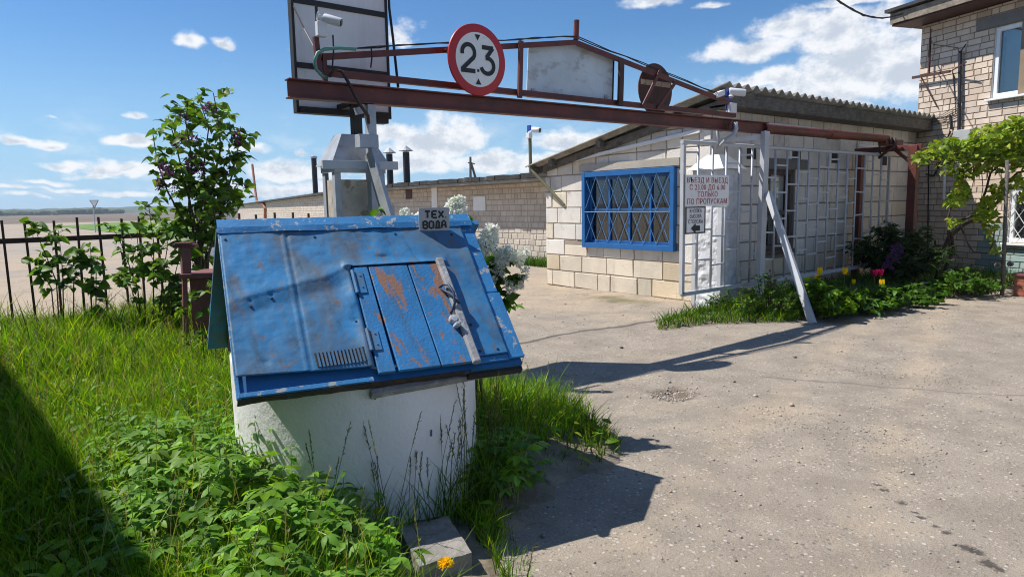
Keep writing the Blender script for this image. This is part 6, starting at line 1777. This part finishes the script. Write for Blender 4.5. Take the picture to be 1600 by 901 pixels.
    for nm, lab, px, py, Dd, rad_, hh, n, sz, prof, wr, cols in bed_specs:
        b = on_ground(px, py, .06); b = b if abs(b @ _fw - Dd) < .9 else at_depth(px, py, Dd); b[2] = max(.03, float(bed_h(b[0], b[1])))
        st = []
        for k in range(n // 5):
            a = rng.uniform(0, 6.28); r = rad_ * math.sqrt(rng.uniform(0, 1)); h = hh * (1.05 - .7 * (r / rad_) ** 2) * rng.uniform(.75, 1.15)
            st.append([b + V(r * .5 * math.cos(a), r * .5 * math.sin(a), 0), b + V(r * .8 * math.cos(a), r * .8 * math.sin(a), h * .6), b + V(r * math.cos(a), r * math.sin(a), h)])
        T = shrub(nm, lab, 'plant', b, st, None, 9, sz, cols, .06, prof=prof, wr=wr, rad=.004, extra_tw=3, group='plants in the bed by the gate')
    YEL = [(.85, .62, .01), (.9, .70, .02)]; MAG = [(.55, .01, .14), (.45, .01, .10)]
    tul = [(1281, 426, 8.8, YEL, 'upper yellow tulip beside the slanting grey brace'), (1277, 437, 8.75, YEL, 'lower yellow tulip beside the slanting grey brace'), (1320, 426, 9.1, YEL, 'single yellow tulip in front of the dark bush left side'), (1378, 444, 9.4, YEL, 'yellow tulip low in front of the dark bush, right of the magenta ones'), (1334, 441, 9.3, YEL, 'small yellow tulip half hidden among leaves in mid bed'),
           (1367, 429, 9.5, MAG, 'left magenta tulip in front of the dark bush'), (1376, 428, 9.5, MAG, 'right magenta tulip in front of the dark bush')]
    for px, py, Dd, fc, lab in tul:
        c = at_depth(px, py, Dd - .25); b = V(c[0], c[1], float(max(bed_h(c[0], c[1]), 0))); T = thing('tulip', b, lab, 'flower', 'tulips in the bed by the gate')
        mb = MB(); mb.tube([b, (b + c) / 2 + V(.01, .01, 0), c], .005, 6, (.12, .2, .06)); mb.build('stalk', M['grass'], T)
        k = 6 if fc is YEL else 8; a = np.linspace(0, 6.28, k, endpoint=False); e = .5 if fc is YEL else 1.0; Lf = Leaves(); s = .072 * (.7 if 'small' in lab else 1)
        Lf.add(np.tile(c - V(0, 0, .02), (k, 1)) + np.stack([np.cos(a), np.sin(a), 0 * a], 1) * s * .30, np.stack([np.cos(a) * e * .5, np.sin(a) * e * .5, np.ones(k)], 1), np.stack([-np.cos(a), -np.sin(a), .3 + 0 * a], 1), s * 1.25, s * .85, OVAL, -.25 * e, .3, tint_mix(k, fc, .08)); Lf.build('bloom', M['petal'], T)
    g = 'small white daisies in the shaded bed'
    for i, (px, py) in enumerate([(1443, 449), (1452, 451), (1459, 454), (1446, 442), (1513, 440)]):
        c = at_depth(px, py, 10.1); b = V(c[0], c[1], float(max(bed_h(c[0], c[1]), 0))); T = thing('white_flower', b, 'small white daisy in the shaded bed right of the dark bush', 'flower', g)
        mb = MB(); mb.tube([b, c], .004, 5, (.1, .16, .05)); mb.build('stalk', M['grass'], T)
        k = 12; a = np.linspace(0, 6.28, k, endpoint=False); Lf = Leaves(); Lf.add(np.tile(c, (k, 1)), np.stack([np.cos(a), np.sin(a), .25 + 0 * a], 1), np.tile([0, 0, 1.0], (k, 1)), .045, .022, PETAL, .1, .1, tint_mix(k, WHT, .05)); Lf.build('bloom', M['petal'], T)


build_shrubs()


def build_vine():
    b = on_ground(1462, 440); b = at_depth(1460, 440, 11.6); b[2] = 0
    T = thing('grape_vine', b, 'gnarled grape vine with bright green leaves trained along the brick house', 'vine')
    def pl(pts, D): return px_line(pts, D)
    S = MB()
    S.tube([b] + pl([(1466, 425), (1470, 400), (1482, 372), (1505, 352), (1530, 340), (1550, 320)], 11.4), [.042, .036, .033, .03, .027, .022, .018], 8)
    S.tube([b + V(.1, -.05, 0)] + pl([(1478, 420), (1490, 390), (1486, 360), (1500, 345), (1525, 335), (1540, 300), (1548, 270), (1565, 255)], [11.5, 11.4, 11.35, 11.3, 11.2, 11.1, 11.0, 11.0]), [.036, .032, .028, .026, .024, .021, .018, .016, .012], 8)
    S.tube(pl([(1530, 340), (1560, 315), (1575, 285), (1590, 270), (1625, 262)], 11.0), [.03, .026, .022, .02, .016], 7)
    S.tube(pl([(1500, 350), (1512, 380), (1520, 392), (1545, 396), (1552, 380), (1555, 350)], 11.2), [.016, .014, .013, .012, .012, .01], 6)
    S.tube(pl([(1484, 385), (1480, 345), (1490, 310), (1500, 270)], 11.3), [.02, .016, .013, .01], 6)
    S.build('trunk', M['vine_wood'], T, smooth=True)
    C_ = MB(); rr = random.Random(9)
    for k in range(46):
        x, y = rr.uniform(1455, 1640), rr.uniform(235, 258); pts = [(x + rr.uniform(-5, 5) + 14 * i * rr.choice((-1, 1)), y + rr.uniform(-10, 10)) for i in range(4)]
        D = rr.uniform(10.4, 11.4); C_.tube(pl(pts, [D + rr.uniform(-.1, .1) for _ in pts]), [.007, .006, .005, .003], 5)
    for x, y0, y1 in ((1498, 250, 320), (1503, 250, 300), (1462, 245, 285), (1533, 255, 330), (1541, 258, 300), (1520, 250, 298)):
        C_.tube(pl([(x, y0), (x + 3, (y0 + y1) / 2), (x - 2, y1)], 11.0), [.008, .006, .004], 5)
    C_.build('cane', M['vine_wood'], T)
    lp = []
    def clump(x, y, rx, ry, n, D0, D1):
        for _ in range(int(n * 2.2)):
            while True:
                u, v = rng.uniform(-1, 1), rng.uniform(-1, 1)
                if u * u + v * v < 1: break
            lp.append(at_depth(x + u * rx, y + v * ry, rng.uniform(D0, D1)))
    for c in ((1475, 232, 26, 16, 60), (1455, 241, 12, 8, 14), (1505, 236, 34, 18, 110), (1550, 226, 40, 30, 240), (1590, 215, 36, 34, 240), (1630, 220, 40, 40, 240), (1575, 250, 40, 18, 90), (1540, 246, 40, 12, 70), (1601, 192, 20, 14, 50), (1489, 222, 18, 8, 24),
              (1493, 310, 13, 12, 34), (1505, 302, 10, 9, 18), (1488, 316, 8, 6, 10), (1543, 325, 14, 18, 42), (1560, 300, 16, 12, 30), (1532, 338, 10, 8, 18), (1570, 285, 8, 6, 8), (1549, 375, 5, 20, 8), (1590, 280, 14, 10, 18), (1487, 346, 9, 7, 8), (1478, 262, 14, 8, 16), (1500, 285, 9, 14, 16), (1550, 345, 10, 18, 18), (1518, 265, 22, 10, 40), (1600, 300, 12, 20, 24), (1556, 392, 6, 8, 6), (1440, 244, 12, 10, 14), (1440, 248, 12, 8, 10)):
        clump(*c, 10.3, 11.35)
    P = np.array(lp); n = len(P); a = rng.uniform(0, 6.28, n); D = np.stack([np.cos(a), np.sin(a), rng.uniform(-.9, .3, n)], 1); Nn = np.tile([-.25, .25, .8], (n, 1)) + rng.normal(size=(n, 3)) * .5
    Lf = Leaves(); sz = rng.uniform(.05, .115, n); Lf.add(P, D, Nn, sz, sz * 1.0, HEART, rng.uniform(.05, .4, n), .2, tint_mix(n, [(.20, .29, .03), (.26, .34, .035), (.15, .23, .025), (.30, .36, .05)])); Lf.build('foliage', M['leaf'], T)
    # wooden pole that carries it
    q = on_ground(1566, 462); p = V(q[0], q[1], 0); t = on_plane(1574, 250, p, _fw); mb = MB(); mb.tube([p, (p + t) / 2 + V(.015, 0, 0), t], [.03, .027, .025], 8)
    tag(mb.build('vine_pole', M['dark_wood'], smooth=True), 'thin grey wooden pole propping up the grape vine near the house corner', 'pole')
    mb = MB(); a = at_depth(1440, 252, 11.0); c = at_depth(1650, 246, 10.6); mb.tube([a, c], .012, 6); mb.tube([a + V(.2, .3, .05), c + V(.2, .3, .05)], .012, 6)
    tag(mb.build('vine_rail', M['dark_wood']), 'thin wooden rail carrying the vine leaves along the house', 'rail')


build_vine()


def build_pebbles():
    # loose stones on the yard
    n = 2600; xs = rng.uniform(1.5, 13, n); ys = rng.uniform(-1.5, 9, n); q = np.stack([xs, ys], 1)
    q = q[(poly_sd(q[:, 0], q[:, 1], LAWN) < -.05) & visible(q)]
    P = on_ground(1055, 612); k = 300; q2 = P[:2] + rng.normal(size=(k, 2)) * np.array([.09, .07])
    k = 330; t = rng.uniform(0, 1, k); s = on_ground(1180, 640); e = on_ground(1480, 720); q3 = s[:2] + np.outer(t, (e - s)[:2]) + rng.normal(size=(k, 2)) * .13
    k = 300; t = rng.uniform(0, 1, k); s = on_ground(1280, 575); e = on_ground(1520, 605); q4 = s[:2] + np.outer(t, (e - s)[:2]) + rng.normal(size=(k, 2)) * .13
    allq = np.concatenate([q, q2, q3, q4]); sz = np.concatenate([rng.uniform(.004, .012, len(q)) * (1 + 1.2 * (rng.uniform(size=len(q)) < .05)), rng.uniform(.005, .014, len(q2)), rng.uniform(.003, .008, len(q3) + len(q4))])
    yz = vnoise(allq[:, 0], allq[:, 1], .45, 3.1) * .028 + vnoise(allq[:, 0], allq[:, 1], 1.6, 7.7) * .008
    yz *= np.clip((12 - np.hypot(allq[:, 0] - 6, allq[:, 1] - 4)) / 4, 0, 1)
    yz -= .05 * np.exp(-(np.hypot(allq[:, 0] - P[0], allq[:, 1] - P[1]) / .17) ** 2)
    m = len(allq); base = np.array([(1, 0, 0), (-1, 0, 0), (0, 1, 0), (0, -1, 0), (0, 0, 1), (0, 0, -1)], float)
    v = base[None] * rng.uniform(.6, 1.2, (m, 6, 1)) * sz[:, None, None] * np.array([1, 1, .7]); a = rng.uniform(0, 6.28, m); ca, sa = np.cos(a)[:, None], np.sin(a)[:, None]
    v = np.stack([v[..., 0] * ca - v[..., 1] * sa, v[..., 0] * sa + v[..., 1] * ca, v[..., 2]], -1) + np.stack([allq[:, 0], allq[:, 1], yz + sz * .35], 1)[:, None]
    tri = np.array([(0, 2, 4), (2, 1, 4), (1, 3, 4), (3, 0, 4), (2, 0, 5), (1, 2, 5), (3, 1, 5), (0, 3, 5)]); F = (np.arange(m)[:, None, None] * 6 + tri).reshape(-1, 3)
    t = np.repeat(tint_mix(m, [(.38, .34, .30), (.50, .43, .35), (.22, .20, .19), (.44, .34, .27)]), 6, axis=0)
    tag(np_mesh('gravel', v.reshape(-1, 3), F, M['pebble'], None, t, V(0, 0, 0)), 'loose small stones scattered over the worn asphalt', 'gravel', kind='stuff')


build_pebbles()
